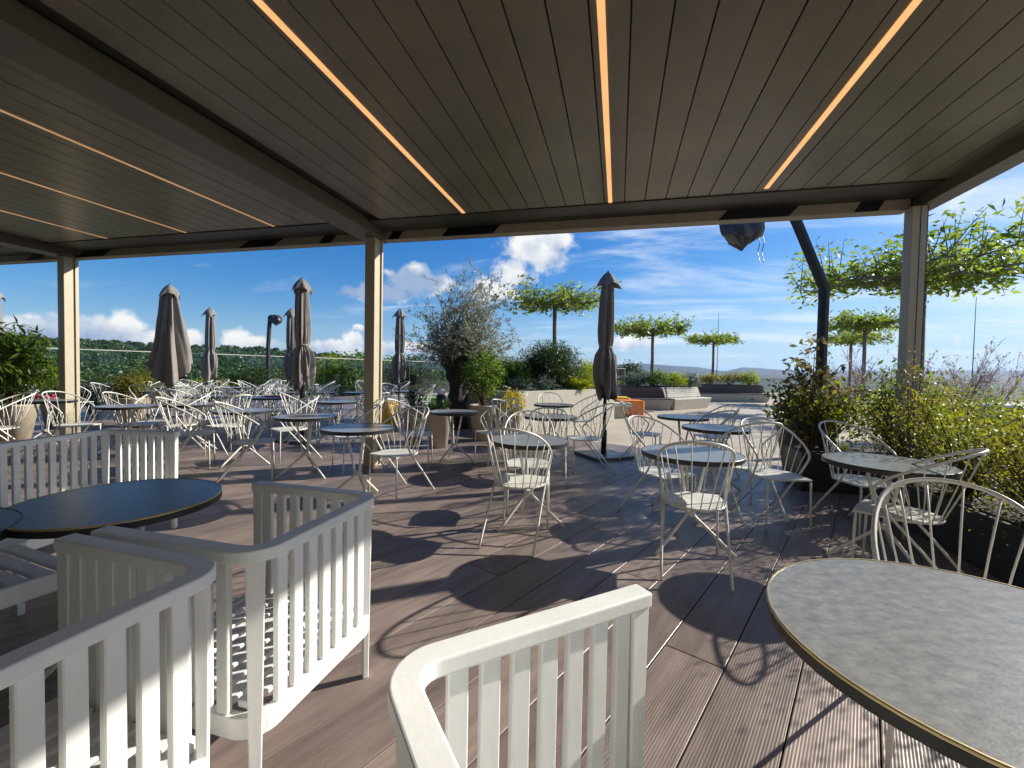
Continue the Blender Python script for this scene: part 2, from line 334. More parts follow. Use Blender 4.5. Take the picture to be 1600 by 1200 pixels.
board_me = {k: v.mesh('board', M['deck']) for k, v in bm_by_len.items()}
cand = []
nrow = int((U1-U0)/PW)
for i in range(nrow):
    u = -.462+PW/2 + PW*(i-int((-.462-U0)/PW)); vend = 15.5 if u < -6.0 else VEND
    v = vend; ln = .6*(1+(3*i) % 5)
    while v > -5.4:
        ln = round(ln, 1); va = v-ln; c = uv(u, va+ln/2); cand.append((u, va, ln, c)); v = va; ln = 3.0
def vis(c):
    d = np.array([c[0], c[1], -H]); z = d@fwd
    if z < -.6: return 1e6
    x = d@rtv; return (c[0]**2+c[1]**2)**.5 + (40 if abs(x) > 1.25*max(z, .1)+2.6 else 0)
cand.sort(key=lambda t: vis(t[3]))
far = MB()
for k, (u, va, ln, c) in enumerate(cand):
    p = uv(u, va)
    if k < 300:
        obj('board', board_me[ln], deck, (p[0], p[1], 0), math.pi/2-A)
    else:
        n = len(far.v); ca, sa = math.cos(math.pi/2-A), math.sin(math.pi/2-A); src = bm_by_len[ln]
        far.v += [(p[0]+x*ca-y*sa, p[1]+x*sa+y*ca, z) for x, y, z in src.v]; far.f += [tuple(n+i for i in q) for q in src.f]
fo = part('board', far, 'deck', deck); fo['kind'] = 'stuff'
Z0 = DZ                                              # things on the deck stand here
# valley ground and hills
mb = MB(); ring = 72
rad = [30, 120, 400, 1500, 6000, 14000]
for r_ in rad:
    for k in range(ring):
        a = 2*math.pi*k/ring; mb.v.append((r_*math.sin(a), r_*math.cos(a), -14 if r_ > 40 else -13))
for i in range(len(rad)-1):
    for k in range(ring):
        k2 = (k+1) % ring; mb.f.append((i*ring+k, i*ring+k2, (i+1)*ring+k2, (i+1)*ring+k))
mb.f.append(tuple(range(ring)))
struct('valley_ground', mb.mesh('valley_ground', M['field']))
def skyline(pts, x): return float(np.interp(x, [p[0] for p in pts], [p[1] for p in pts]))
def hill(name, pts, d0, d1, m, x0, x1, step=10, rows=14, wob=1.0):
    mb = MB(); xs = np.arange(x0, x1+1, step); nx = len(xs)
    for j in range(rows+4):
        f = j/rows
        for i, x in enumerate(xs):
            d = ray(x, 580); d = d/np.linalg.norm(d[:2]); az = d[:2]
            top = ray(x, skyline(pts, x)); el = top[2]/np.linalg.norm(top[:2])
            zt = H+el*d1*(1 if f <= 1 else 1-.35*(f-1))
            dist = d0+(d1-d0)*f
            s = min(f, 1)**1.1*(1-.25*math.sin(min(f, 1)*math.pi)); z = -14.5+(zt+14.5)*s + wob*math.sin(i*.9+j*1.7)*(f*(1.2-f) if f < 1.2 else 0)
            mb.v.append((az[0]*dist, az[1]*dist, z))
    for j in range(rows+3):
        for i in range(nx-1): mb.f.append((j*nx+i, j*nx+i+1, (j+1)*nx+i+1, (j+1)*nx+i))
    o = struct(name, mb.mesh(name, M[m], True)); return o, np.array(mb.v).reshape(rows+4, nx, 3)
SKL = [(-700, 500), (-300, 512), (0, 526), (90, 532), (180, 536), (260, 540), (330, 542), (420, 546), (520, 556), (600, 565), (700, 568), (760, 562), (800, 566), (860, 574), (1000, 590), (1400, 600)]
hl, HV = hill('wooded_hill', SKL, 230, 620, 'forest', -700, 1000)
SKF = [(600, 573), (900, 571), (1000, 568), (1050, 571), (1090, 574), (1130, 580), (1160, 574), (1250, 579), (1400, 579), (1560, 579), (1800, 581), (2400, 580)]
hill('far_hill', SKF, 2600, 5200, 'farhill', 500, 2500, 12, 8, 14)
SKN = [(850, 580), (960, 571), (990, 570), (1010, 580), (1100, 590), (1200, 589), (1500, 592), (2200, 592)]
hill('low_wooded_rise', SKN, 500, 1300, 'farhill', 820, 2300, 8, 8, 3)
# woods on the hill: crowns of leaf faces
P_, Nn, Sz = [], [], []
rows, nx = HV.shape[:2]
for _ in range(5200):
    j = rng.uniform(0, 14.5); i = rng.uniform(8, nx-2); j0, i0 = int(j), int(i); fj, fi = j-j0, i-i0
    p = (HV[j0, i0]*(1-fi)+HV[j0, i0+1]*fi)*(1-fj)+(HV[j0+1, i0]*(1-fi)+HV[j0+1, i0+1]*fi)*fj
    rr = rng.uniform(2.2, 4.4); k = 52
    q = rng.normal(size=(k, 3)); q /= np.linalg.norm(q, axis=1)[:, None]; q[:, 2] = np.abs(q[:, 2])*1.0-.15
    P_.append(p+np.array([0, 0, rr*.1])+q*rr*rng.uniform(.75, 1.1, (k, 1))*np.array([1, 1, .85])); Nn.append(q); Sz.append(np.full(k, rr*.55))
wood = leaves('hillside_wood', np.concatenate(P_), np.concatenate(Sz), .8, 'forest', None, nrm=np.concatenate(Nn))
wood['kind'] = 'stuff'; wood['label'] = 'dense dark green wood covering the hillside beyond the terrace'; wood['category'] = 'wood'

# ------------------------------------------------------------------ pergola
perg = thing('pergola', 'dark bronze louvred pergola roof on champagne posts over the deck', 'pergola', (0, 0, 0))
ZB, ZS = 3.14, 3.26; YF = 5.5; YB = -.55
SP = .2145; sx0 = -1.27
louv = MB().box(.005, SP-.005, YB, 4.99, ZS, ZS+.035).mesh('louvre', M['bronze'])
for lo, hi in ((-3.12, 2.93), (-8.85, -3.5), (-13.2, -9.3)):
    k = math.ceil((lo-sx0)/SP)
    while sx0+(k+1)*SP <= hi+.12:
        o = obj('louvre', louv, perg, (sx0+k*SP, 0, random.uniform(-.0012, .0012))); k += 1
for x, e in ((-1.85, 4.98), (-.135, 4.98), (1.395, 4.9), (-4.55, 4.98), (-6.04, 4.98), (-7.55, 4.98), (-10.6, 4.98)):
    hw_ = .021 if x > -3 else .013
    part('led_strip', MB().box(x-hw_, x+hw_, YB, e, ZS-.007, ZS-.002), 'led' if x > -3 else 'led_dim', perg)
part('roof_cover', MB().box(-13.4, 3.14, YB, YF, ZS+.05, ZS+.09), 'beam', perg)
for lo, hi in ((-3.14, 2.95), (-8.9, -3.5), (-13.3, -9.25)):
    part('gutter', MB().box(lo, hi, 5.0, 5.44, ZS-.012, ZS+.045), 'beam', perg)
for lo, hi in ((-13.3, -9.14), (-9.12, -3.42), (-3.2, 2.92)):
    bx = part('screen_box', MB().box(lo, hi, 5.445, 5.6, ZB, ZS+.045), 'tan', perg); bevel(bx, .008)
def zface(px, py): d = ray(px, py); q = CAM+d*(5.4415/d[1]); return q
for (xa, xb, sk) in ((1122, 1232, 22), (1335, 1372, 15), (690, 770, 16), (606, 622, 12), (372, 425, 26), (498, 516, 14), (118, 160, 22), (40, 62, 16)):  # thin dark slabs stand in for reflections on the screen boxes
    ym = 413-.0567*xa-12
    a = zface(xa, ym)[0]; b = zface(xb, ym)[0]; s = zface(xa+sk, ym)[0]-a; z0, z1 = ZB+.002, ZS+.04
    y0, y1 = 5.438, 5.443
    part('dark_reflection', MB().hexa([(a, y0, z0), (b, y0, z0), (b, y1, z0), (a, y1, z0)], [(a+s, y0, z1), (b+s, y0, z1), (b+s, y1, z1), (a+s, y1, z1)]), 'black', perg)
for x0, x1 in ((-3.5, -3.155), (-9.24, -8.92)):
    bevel(part('cross_beam', MB().box(x0, x1, YB, 5.436, ZB, ZS+.04), 'mid', perg), .006)
bevel(part('side_beam', MB().box(2.955, 3.14, YB, 5.62, ZB, ZS+.2), 'mid', perg), .006)
bevel(part('front_beam', MB().box(-13.4, 2.95, 5.61, 5.7, ZB+.03, ZS+.2), 'beam', perg), .006)
def post(x, w_, d_):
    p = bevel(part('post', MB().box(x-w_/2, x+w_/2, 5.40-d_/2, 5.40+d_/2, Z0-.004, ZB-.001), 'post', perg), .006)
    bevel(part('screen_guide', MB().box(x+w_/2, x+w_/2+.022, 5.44, 5.475, Z0, ZB-.002), 'post', p), .003)
    part('base_plate', MB().box(x-w_/2-.02, x+w_/2+.03, 5.40-d_/2-.02, 5.40+d_/2+.02, Z0-.003, Z0+.012), 'post', p)
for x in (-3.3, -9.06, -13.3): post(x, .15, .21)
xr = 2.94; p = bevel(part('post', MB().box(xr-.065, xr+.065, 5.33, 5.47, Z0-.004, ZB-.001), 'post', perg), .006)
part('screen_guide', MB().box(xr+.006, xr+.010, 5.325, 5.3295, Z0, ZB-.002), 'black', p)
part('screen_guide', MB().box(xr+.0655, xr+.085, 5.35, 5.42, Z0, ZB-.002), 'beam', p)
# cafe front behind the camera that carries the back of the roof; unseen, it blocks back light
fac = thing('cafe_front', 'glazed cafe front at the back of the pergola', 'building', (0, YB-.1, 0))
for x in np.arange(-13.5, 3.6, 1.7):
    part('mullion', MB().box(x-.04, x+.04, -.06, .06, Z0, 3.4), 'darkmetal', fac)
    part('window_pane', MB().box(x+.05, x+1.65, -.01, .01, .1, 3.3), 'bounce_pane', fac)
part('wall', MB().box(-13.6, 3.4, -.3, -.08, 0, 4.2), 'wall', fac)

# ------------------------------------------------------------------ wire chairs
def chair_paths():
    # local: faces +Y, origin at seat centre on the floor
    half = [(.212, -.36, .0), (.210, -.15, .26), (.211, .01, .445), (.219, .075, .545), (.230, .105, .612), (.240, .085, .660), (.246, .0, .728), (.236, -.12, .797), (.205, -.235, .856), (.150, -.32, .895), (.078, -.368, .915)]
    pts = half+[(0, -.384, .921)]+[(-x, y, z) for x, y, z in half[::-1]]
    return pts
def smooth(pts, k=3):
    P = [Vector(p) for p in pts]; out = []
    for i in range(len(P)-1):
        a, b, c, d = P[max(i-1, 0)], P[i], P[i+1], P[min(i+2, len(P)-1)]
        for j in range(k):
            t = j/k; out.append(.5*((2*b)+(c-a)*t+(2*a-5*b+4*c-d)*t*t+(3*b-a-3*c+d)*t**3))
    out.append(P[-1]); return out
HOOP = chair_paths(); HS = smooth(HOOP, 3)
def hoop_at(f):                             # f in 0..1 along the arch above the arm bends
    top = [p for p in HS if p.z > .606]; L_ = [0]
    for a, b in zip(top, top[1:]): L_.append(L_[-1]+(b-a).length)
    t = f*L_[-1]
    for i in range(len(top)-1):
        if L_[i+1] >= t: return top[i].lerp(top[i+1], (t-L_[i])/(L_[i+1]-L_[i]+1e-9))
    return top[-1]
def seat_outline():
    o = [(.195, .215), (.0, .228), (-.195, .215)]
    for k in range(13):
        a = math.pi*(1+k/12); o.append((.212*math.cos(a), -.0+.222*math.sin(a)*1.0+.0))
    return o
def seat_mb():
    o = seat_outline(); m_ = MB(); n = len(o)
    for z, s in ((.436, .985), (.440, 1.0), (.448, 1.0), (.452, .975)): m_.v += [(x*s, y*s, z) for x, y in o]
    for j in range(3):
        for k in range(n): k2 = (k+1) % n; m_.f.append((j*n+k, j*n+k2, (j+1)*n+k2, (j+1)*n+k))
    m_.f.append(tuple(range(n))[::-1]); c = len(m_.v); m_.v.append((0, 0, .444))
    for k in range(n): m_.f.append((3*n+k, 3*n+(k+1) % n, c))
    return m_
NSP = 12
def spoke_pts(i):
    f = (i+.5)/NSP; a = math.pi*(0.0+1.0*f); b = Vector((.207*math.cos(a), -.215*math.sin(a), .446)); t = hoop_at(.02+.96*f); return [b, b.lerp(t, .5)+Vector((0, -.008, 0)), t]
def make_chair(near):
    t = thing('wire_chair', 'white wire chair', 'chair'); n = 8 if near else 5
    part('seat', seat_mb(), 'wire', t)
    m_ = MB().tube(HS if near else HOOP, .0095, n); part('hoop_frame', m_, 'wire', t, True)
    for s in (-1, 1):
        part('front_leg', MB().tube([(s*.186, .20, .438), (s*.197, .212, 0)], [.0095, .0085], n), 'wire', t, True)
    if near:
        for i in range(NSP): part('spoke', MB().tube(spoke_pts(i), .0042, 5), 'wire', t, True)
    else:
        m_ = MB()
        for i in range(NSP): q = spoke_pts(i); m_.tube([q[0], q[2]], .0046, 3)
        part('spokes', m_, 'wire', t)
    return t
protoN, protoF = make_chair(True), make_chair(False)
used = {True: False, False: False}
def chair(pos, face, label, group, near=True, z=Z0):
    pr = protoN if near else protoF
    o = copy_tree(pr) if used[near] else pr; used[near] = True
    o.location = (pos[0], pos[1], z); o.rotation_euler = (0, 0, math.atan2(-face[0], face[1])); tag(o, label, 'chair', group); return o

# ------------------------------------------------------------------ round tables
def make_table(r):
    t = thing('bistro_table', 'round table', 'table')
    top = part('table_top', MB().lathe([(r*.3, .716), (r-.012, .716), (r-.006, .746), (.02, .7465)], 56), 'slate', t)
    part('edge_band', MB().lathe([(r-.005, .712), (r, .714), (r, .738), (r-.005, .7395)], 56, ring=True), 'skirt', top)
    part('rim_trim', MB().lathe([(r-.0055, .7402), (r+.0005, .7402), (r+.0005, .7455), (r-.002, .7478), (r-.0055, .7478)], 56, ring=True), 'brass' if r in (.46, .375) else 'skirt', top)
    for k in range(3):
        a = 2*math.pi*k/3+math.pi/2; c, s = math.cos(a), math.sin(a)
        part('leg', MB().tube(smooth([(c*.115, s*.115, .715), (c*.075, s*.075, .52), (c*.033, s*.033, .30), (c*.04, s*.04, .255), (c*.10, s*.10, .205), (c*.33, s*.33, .012)], 3), .0125, 8), 'wire', t, True)
    part('collar', MB().lathe([(.03, .262), (.036, .268), (.036, .292), (.03, .298)], 12), 'wire', t)
    return t
TP = {}
def table(pos, label, r=.36, rz=0.0, group='round slate bistro tables', z=Z0):
    if r not in TP: TP[r] = o = make_table(r)
    else: o = copy_tree(TP[r])
    o.location = (pos[0], pos[1], z); o.rotation_euler = (0, 0, rz); return tag(o, label, 'table', group)
TG = 'round slate bistro tables'; CG = 'white wire chairs at the bistro tables'
def GT(px, py): p = G(px, py, .745+Z0); return (p[0], p[1])
def norm(a): l = math.hypot(*a); return (a[0]/l, a[1]/l)
def by(tp, ang, dist=.50): a = R(ang); d = (math.sin(a), math.cos(a)); return (tp[0]+d[0]*dist, tp[1]+d[1]*dist), (-d[0], -d[1])  # ang clockwise from +Y (away)
def set_(tp, lst, near=True):
    for (ang, dist, lab, *tw) in lst:
        p, f = by(tp, ang, dist)
        if tw: a = R(tw[0]); f = (f[0]*math.cos(a)-f[1]*math.sin(a), f[0]*math.sin(a)+f[1]*math.cos(a))
        chair(p, f, lab, CG, near)
T1 = GT(1080, 707); table(T1, 'round slate table with pale legs encircled by chairs, left of the grey pot', .37, R(10))
set_(T1, [(184, .27, 'wire chair with its back to the camera at the table left of the grey pot')])
chair((.42, 4.2), norm((.62, -.78)), 'wire chair right of the parasol base, turned to the table on its right', CG)
T2 = GT(1118, 668); table(T2, 'slate table half hidden behind chair backs, just left of the grey pot', .36, R(50), z=Z0)
set_(T2, [(165, .62, 'wire chair between two slate tables, back arch overlapping the grey pot', 0)])
chair((1.42, 4.42), norm((.25, -1)), 'single wire chair in front of the grey pot, facing the camera', CG)
T3 = GT(1067, 648); table(T3, 'farthest slate table on the pale paving right of the dark parasol', .36, R(20), z=0)
for (ang, lab) in ((-75, 'wire chair at the left of the slate table on the pale paving'), (62, 'wire chair at the right of the slate table on the pale paving'), (150, 'wire chair at the near right side of the paving table, back arch towards camera')):
    p, f = by(T3, ang, .55); chair(p, f, lab, CG, True, 0)
T4 = GT(1385, 722); table(T4, 'slate table beneath the right pergola post, dappled with leaf shade', .38, R(80))
chair((2.10, 4.42), norm((.30, -.95)), 'wire chair behind the table under the right post, before the black planter', CG)
chair((1.86, 3.44), norm((-.82, .57)), 'wire chair at the near side of the table under the right post', CG)
chair((1.20, 1.85), norm((-.38, -.92)), 'large foreground wire chair behind the brass rimmed table at lower right', CG)
T6 = GT(827, 687); table(T6, 'slate table in mid deck with one chair in front, left of the parasol base', .345, R(25))
set_(T6, [(183, .29, 'wire chair in mid deck with its back squarely to the camera'), (-12, .45, 'wire chair on the far side of the mid-deck table, facing the camera')])
T7 = GT(859, 650); table(T7, 'slate table before the beige planter wall, left of the dark parasol', .36, R(70))
set_(T7, [(172, .40, 'wire chair before the beige wall with its back arch to the camera'), (70, .5, 'wire chair right of the table before the beige wall, beside the dark parasol'), (-70, .55, 'wire chair left of the table before the beige wall, near the yellow shrub')])
T8 = GT(865, 632); table(T8, 'small-looking slate table right against the beige planter wall', .36, R(0))
set_(T8, [(60, .55, 'wire chair in profile against the right part of the beige wall'), (-15, .5, 'wire chair squeezed between wall table and beige planter wall')])
T9 = GT(710, 643); table(T9, 'slate table in front of the cream pots and the olive trunk', .36, R(35))
set_(T9, [(-125, .55, 'wire chair left of the table below the olive tree', -18), (68, .58, 'wire chair right of the table below the olive tree, before a cream pot', 25)])
chair(G(745, 660, .45)[:2]+np.array([.25, 1.6]), norm((-.4, -.9)), 'wire chair standing behind the cream pots right of the olive', CG)
T10 = GT(560, 668); table(T10, 'slate table with splayed legs in front of the middle pergola post', .36, R(-4))
set_(T10, [(38, .42, 'wire chair right of the table at the middle post, back to the pots', 22)])
T11 = GT(478, 650); table(T11, 'second slate table left of the middle pergola post', .36, R(18))
set_(T11, [(-118, .58, 'wire chair in profile, first one left of the middle post', 12), (35, .6, 'wire chair tucked at the far side of the second table left of middle post')])
T12 = GT(381, 641); table(T12, 'third slate table left of the middle pergola post, bluish top', .36, R(50))
set_(T12, [(-118, .6, 'wire chair in profile behind the white lounge corner, facing right', 12), (30, .6, 'wire chair behind the third table left of the middle post')])
T17 = GT(199, 634); table(T17, 'slate table right of the left pergola post', .36, R(12))
set_(T17, [(-98, .85, 'wire chair in profile in front of the left pergola post'), (40, .6, 'wire chair at the right of the table beside the left post', 15), (-25, .6, 'wire chair behind the table beside the left post')])
T19 = GT(71, 626); table(T19, 'slate table left of the left pergola post by the pink flowers', .36, R(40))
set_(T19, [(-125, .75, 'wire chair in profile at the far left in front of cream pots')])
chair(G(-8, 672, .45)[:2], norm((-.2, -1)), 'wire chair cut by the left edge of the picture', CG)
# farther rows up to the glass screen
FG = 'wire chairs in the far rows'; FT = 'slate tables in the far rows'
FARL = 'white wire chair in the crowded far rows before the glass screen'; FART = 'round slate table in the crowded far rows before the glass screen'
far_t = [(322, 619), (419, 621), (499, 613), (526, 627), (230, 611), (627, 611), (319, 603), (372, 605), (421, 602), (268, 605), (470, 605), (560, 613), (590, 604), (176, 606), (355, 612), (300, 631), (452, 613)]
far_desc = {0: 'directly below the slim parasol', 1: 'with the red folder on it', 2: 'just right of the tall tied parasol', 3: 'in front of the white pot', 4: 'left of the untied parasol', 5: 'below the small parasol behind the middle post'}
for i, (px, py) in enumerate(far_t):
    ds = far_desc.get(i); FARL = 'far-row wire chair at the table '+ds if ds else 'white wire chair in the crowded far rows before the glass screen'
    tp = GT(px, py); table(tp, 'slate table in the far rows '+ds if ds else FART, .36, R(37*i), FT)
    k = (3, 4, 2, 3)[i % 4]
    for j in range(k):
        ang = 30+i*53+j*360/k+random.uniform(-22, 22); p, f = by(tp, ang, random.uniform(.52, .72)); a = R(random.uniform(-25, 25))
        chair(p, (f[0]*math.cos(a)-f[1]*math.sin(a), f[0]*math.sin(a)+f[1]*math.cos(a)), FARL, FG, False)
# foreground tables
table((.86, 1.21), 'large foreground slate table with brass rim at lower right', .46, R(15))
table((-2.13, 1.45), 'dark slate table among the white slatted lounge chairs', .375, R(40))
table((-2.42, .86), 'dark slate table cut by the left edge beside the lounge chairs', .37, R(0))

# ------------------------------------------------------------------ slatted lounge chairs
def make_lounge(hw=.335, nb=7, name='slatted_armchair', cat='armchair'):
    # local: opens to +Y, origin at centre on the floor; U-shaped rail with round rear corners
    t = thing(name, 'white slatted seat', cat)
    d0, d1, rc = -.33, .345, .085
    def U(off=0.0):
        h = hw-off; a0 = d0+off; r_ = rc-off*.5; p = [(h, d1)]
        for k in range(9): a = math.pi/2*k/8; p.append((h-r_+r_*math.cos(a), a0+r_-r_*math.sin(a)))
        for k in range(9): a = math.pi/2*k/8; p.append((-h+r_-r_*math.sin(a), a0+r_-r_*math.cos(a)))
        p.append((-h, d1)); return p
    bevel(part('top_rail', MB().strip(U(), .062, .762, .800), 'white', t), .006, 3)
    bevel(part('bottom_rail', MB().strip(U(.006), .036, .215, .282), 'white', t), .004, 2)
    # slats
    def slat(x, y, rz, wd=.046, z0=.2805, z1=.7635):
        m_ = MB().box(-wd/2, wd/2, -.011, .011, z0, z1); o = part('slat', m_, 'white', t); o.location = (x, y, 0); o.rotation_euler = (0, 0, rz); bevel(o, .003, 1); return o
    n = 7
    for s in (1, -1):
        for k in range(n): slat(s*(hw-.006), -.205+k*(.46/(n-1))+.005, math.pi/2)
    for k in range(nb): slat(-(hw-.11)+k*(2*(hw-.11)/(nb-1)), d0+.006, 0)
    for x in (hw-.006, -hw+.006):                       # tapered legs; rear ones stop under the bottom rail, front ones reach the top rail
        s = 1 if x > 0 else -1
        b = bevel(part('leg', MB().hexa([(x-.015, d1-.045, 0), (x+.015, d1-.045, 0), (x+.015, d1-.012, 0), (x-.015, d1-.012, 0)], [(x-.019, d1-.062, .7625), (x+.019, d1-.062, .7625), (x+.019, d1-.004, .7625), (x-.019, d1-.004, .7625)]), 'white', t), .003, 1)
        lg = part('leg', MB().hexa([(-.017, -.012, 0), (.017, -.012, 0), (.017, .012, 0), (-.017, .012, 0)], [(-.029, -.019, .7625), (.029, -.019, .7625), (.029, .019, .7625), (-.029, .019, .7625)]), 'white', t)
        lg.location = (s*(hw-.0255), d0+.0255, 0); lg.rotation_euler = (0, 0, s*R(45)); bevel(lg, .003, 1)
    bevel(part('front_rail', MB().box(-hw+.026, hw-.026, d1-.05, d1-.018, .235, .305), 'white', t), .004, 2)
    for k in range(8):
        y = d0+.05+k*.072; bevel(part('seat_slat', MB().box(-hw+.03, hw-.03, y, y+.055, .284, .306), 'white', t), .004, 1)
    return t
LG = 'white slatted armchairs around the slate tables'
lc = make_lounge()
def lounge(first, pos, open_dir, label):
    o = lc if first else copy_tree(lc); o.location = (pos[0], pos[1], Z0); o.rotation_euler = (0, 0, math.atan2(-open_dir[0], open_dir[1])); tag(o, label, 'armchair', LG); o.scale = (.94, .94, 1)
lounge(True, (.05, .70), norm((.74, .67)), 'sunlit white slatted armchair at bottom centre beside the brass rimmed table')
lounge(False, (-1.335, 1.38), norm((-1, .02)), 'white slatted armchair left of centre, half in sun, opening towards the dark table')
lounge(False, (-1.385, .66), norm((-1, .05)), 'shaded white slatted armchair at the lower left corner, nearest the camera')
o = make_lounge(.66, 15, 'slatted_sofa', 'sofa'); o.location = (-3.70, 2.13, Z0); o.scale = (.94, .94, 1); o.rotation_euler = (0, 0, math.atan2(-.985, .17)); tag(o, 'white slatted two-seat sofa at left, standing before the rows of wire chairs', 'sofa')
t = thing('slatted_stool', 'low white slatted stool at the left edge, beyond the dark tables', 'stool', (-2.80, 1.27, Z0), R(-8))
for k in range(7): bevel(part('seat_slat', MB().box(-.30, .27, -.30+k*.087, -.235+k*.087, .362, .384), 'white', t), .004, 1)
bevel(part('apron', MB().box(.272, .30, -.32, .32, .30, .386), 'white', t), .004, 1); bevel(part('apron', MB().box(-.33, -.302, -.32, .32, .30, .386), 'white', t), .004, 1)
for sx in (-.31, .28):
    for sy in (-.29, .29): part('leg', MB().hexa([(sx-.014, sy-.014, 0), (sx+.014, sy-.014, 0), (sx+.014, sy+.014, 0), (sx-.014, sy+.014, 0)], [(sx-.02, sy-.02, .299), (sx+.02, sy-.02, .299), (sx+.02, sy+.02, .299), (sx-.02, sy+.02, .299)]), 'white', t)

# ------------------------------------------------------------------ parasols
def parasol(pos, label, tied=True, seed=0, top=2.9, base=True, rz=0.0, z=Z0):
    rs = random.Random(seed); t = thing('closed_parasol', label, 'parasol', (pos[0], pos[1], z), rz, 'closed taupe parasols'); top -= z
    if base:
        bevel(part('base_plate', MB().box(-.34, .34, -.34, .34, .002, .045), 'plate', t), .006)
        part('sleeve', MB().lathe([(.045, .045), (.045, .42), (.038, .43)], 14), 'darkmetal', t, True)
    part('pole', MB().lathe([(.027, .04), (.027, top-.06)], 12), 'darkmetal', t, True)
    ph = [rs.uniform(0, 6.28) for _ in range(6)]
    if tied: prof = [(.03, 0.02), (.075, -.05), (.092, -.20), (.100, -.5), (.108, -.85), (.100, -1.02), (.080, -1.12), (.092, -1.17), (.132, -1.24), (.150, -1.36), (.152, -1.55), (.142, -1.70), (.124, -1.83)]
    else: prof = [(.03, 0.02), (.08, -.05), (.12, -.2), (.15, -.5), (.19, -.8), (.23, -1.1), (.27, -1.4), (.295, -1.6), (.31, -1.75)]
    # resample
    zz = [p[1] for p in prof]; fine = []
    for i in range(40):
        f = i/39*(len(prof)-1); k = min(int(f), len(prof)-2); g = f-k; fine.append((prof[k][0]*(1-g)+prof[k+1][0]*g, prof[k][1]*(1-g)+prof[k+1][1]*g))
    def fn(a, i, r_, z_):
        f = i/39; tri = lambda x: 2*abs(2*((x/(2*math.pi)) % 1)-1)-1
        tw = .9*f+.35*math.sin(5*f+ph[1])
        fold = .34*tri(8*a+ph[0]+tw+.5*math.sin(2*a+ph[2]))+.15*tri(5*a+ph[2]-1.5*f)+.07*math.sin(19*a+ph[3]-6*f)
        if tied and f > .55: g = (f-.55)/.45; fold += g*(.22*tri(3*a+ph[4]+9*f)+.18*tri(11*a-14*f+ph[5]))
        am = min(1, f*4); rr = r_*(1+fold*am*.85); zz_ = top+z_+.02*tri(4*a+17*f+ph[5])*am
        rr += r_*.16*math.sin(a+ph[1]+4*f)*am
        if f > .8: zz_ += (f-.8)/.2*(.15 if tied else .26)*tri((4 if tied else 2)*a+ph[4])
        return rr, zz_
    c = part('canopy', MB().lathe(fine, 110, fn), 'fabric', t, True)
    if tied: part('tie_strap', MB().lathe([(.088, top-1.11), (.096, top-1.115), (.096, top-1.145), (.088, top-1.15)], 24), 'fabric', t, True)
    # pagoda cap: four drooping corner flaps
    def cf(a, i, r_, z_):
        aa = a+ph[0]; q = .92/max(abs(math.cos(aa)), abs(math.sin(aa))); k = (q-.92)/.38; f = i/5
        return r_*(1+(q-1)*f+.05*f*math.sin(7*a)), z_-f*.10*k**1.5+f*.02
    part('top_cap', MB().lathe([(.015, top+.07), (.05, top+.045), (.09, top-.0), (.125, top-.05), (.15, top-.10), (.165, top-.14)], 64, cf), 'fabric', t)
    part('finial', MB().lathe([(.012, top+.06), (.02, top+.075), (.006, top+.09)], 10), 'darkmetal', t, True)
    return t
parasol(G(943, 716)[:2], 'dark taupe tied parasol on its square slate base, right of centre', True, 3, rz=R(38))
parasol((-8.76, 6.88), 'untied taupe parasol hanging like a cone, right of the left post', False, 5)
parasol((-11.13, 9.86), 'slim tied parasol between the untied one and the bent lamp pole', True, 8)
parasol((-8.78, 10.23), 'parasol mostly hidden behind the tall tied one left of middle post', True, 12)
parasol((-5.58, 6.77), 'tall tied parasol just left of the middle post', True, 21)
parasol((-5.73, 10.67), 'small-looking tied parasol between the middle post and the olive tree', True, 30)
parasol((-13.35, 6.61), 'parasol cut by the left edge of the picture', True, 41)

# ------------------------------------------------------------------ lamp poles
def lamp(pos, pts, label, rad, head, hs, z=0.0, strings=True):
    t = thing('lamp_pole', label, 'lamp', (pos[0], pos[1], z), 0, 'bent lamp poles with bagged heads')
    part('pole', MB().tube([Vector(p)-Vector((pos[0], pos[1], z)) for p in pts], rad, 8), 'darkmetal', t)
    hc = Vector(head)-Vector((pos[0], pos[1], z)); rs = random.Random(4)
    part('arm', MB().tube([Vector(pts[-1])-Vector((pos[0], pos[1], z)), hc+Vector((0, 0, .16))], rad*.7, 8), 'darkmetal', t)
    def bf(a, i, r_, z_): return r_*(1+.20*math.sin(2*a+.6)+.10*math.sin(5*a-i*.9)+.05*math.sin(11*a+i*2.1)), z_+.05*math.sin(2*a+1)*hs
    m_ = MB().lathe([(.10*hs, hc.z+.30*hs), (.26*hs, hc.z+.28*hs), (.33*hs, hc.z+.12*hs), (.34*hs, hc.z-.05*hs), (.30*hs, hc.z-.18*hs), (.14*hs, hc.z-.30*hs), (.02, hc.z-.36*hs)], 22, bf, (hc.x, hc.y))
    b = part('bagged_head', m_, 'bag', t)
    if strings:
        for dx in (.30, .38):
            part('string', MB().tube([hc+Vector((dx*hs*rtv[0], dx*hs*rtv[1], -.05)), hc+Vector((dx*hs*rtv[0]+.03, dx*hs*rtv[1], -.25*hs)), hc+Vector((dx*hs*rtv[0], dx*hs*rtv[1], -.42*hs)), hc+Vector((dx*hs*rtv[0]+.04, dx*hs*rtv[1], -.62*hs))], .006, 4), 'bag', b)
    return t
k0 = AT(1288, 452, 6.7); k1 = AT(1246, 350, 6.7); k2 = AT(1215, 285, 6.7); hd = AT(1160, 358, 6.7)
lamp((k0[0], k0[1]), [(k0[0], k0[1], 0), tuple(k0), tuple(k1), tuple(k2)], 'bent dark lamp pole with bagged head beside the right post', .078, hd, .82)
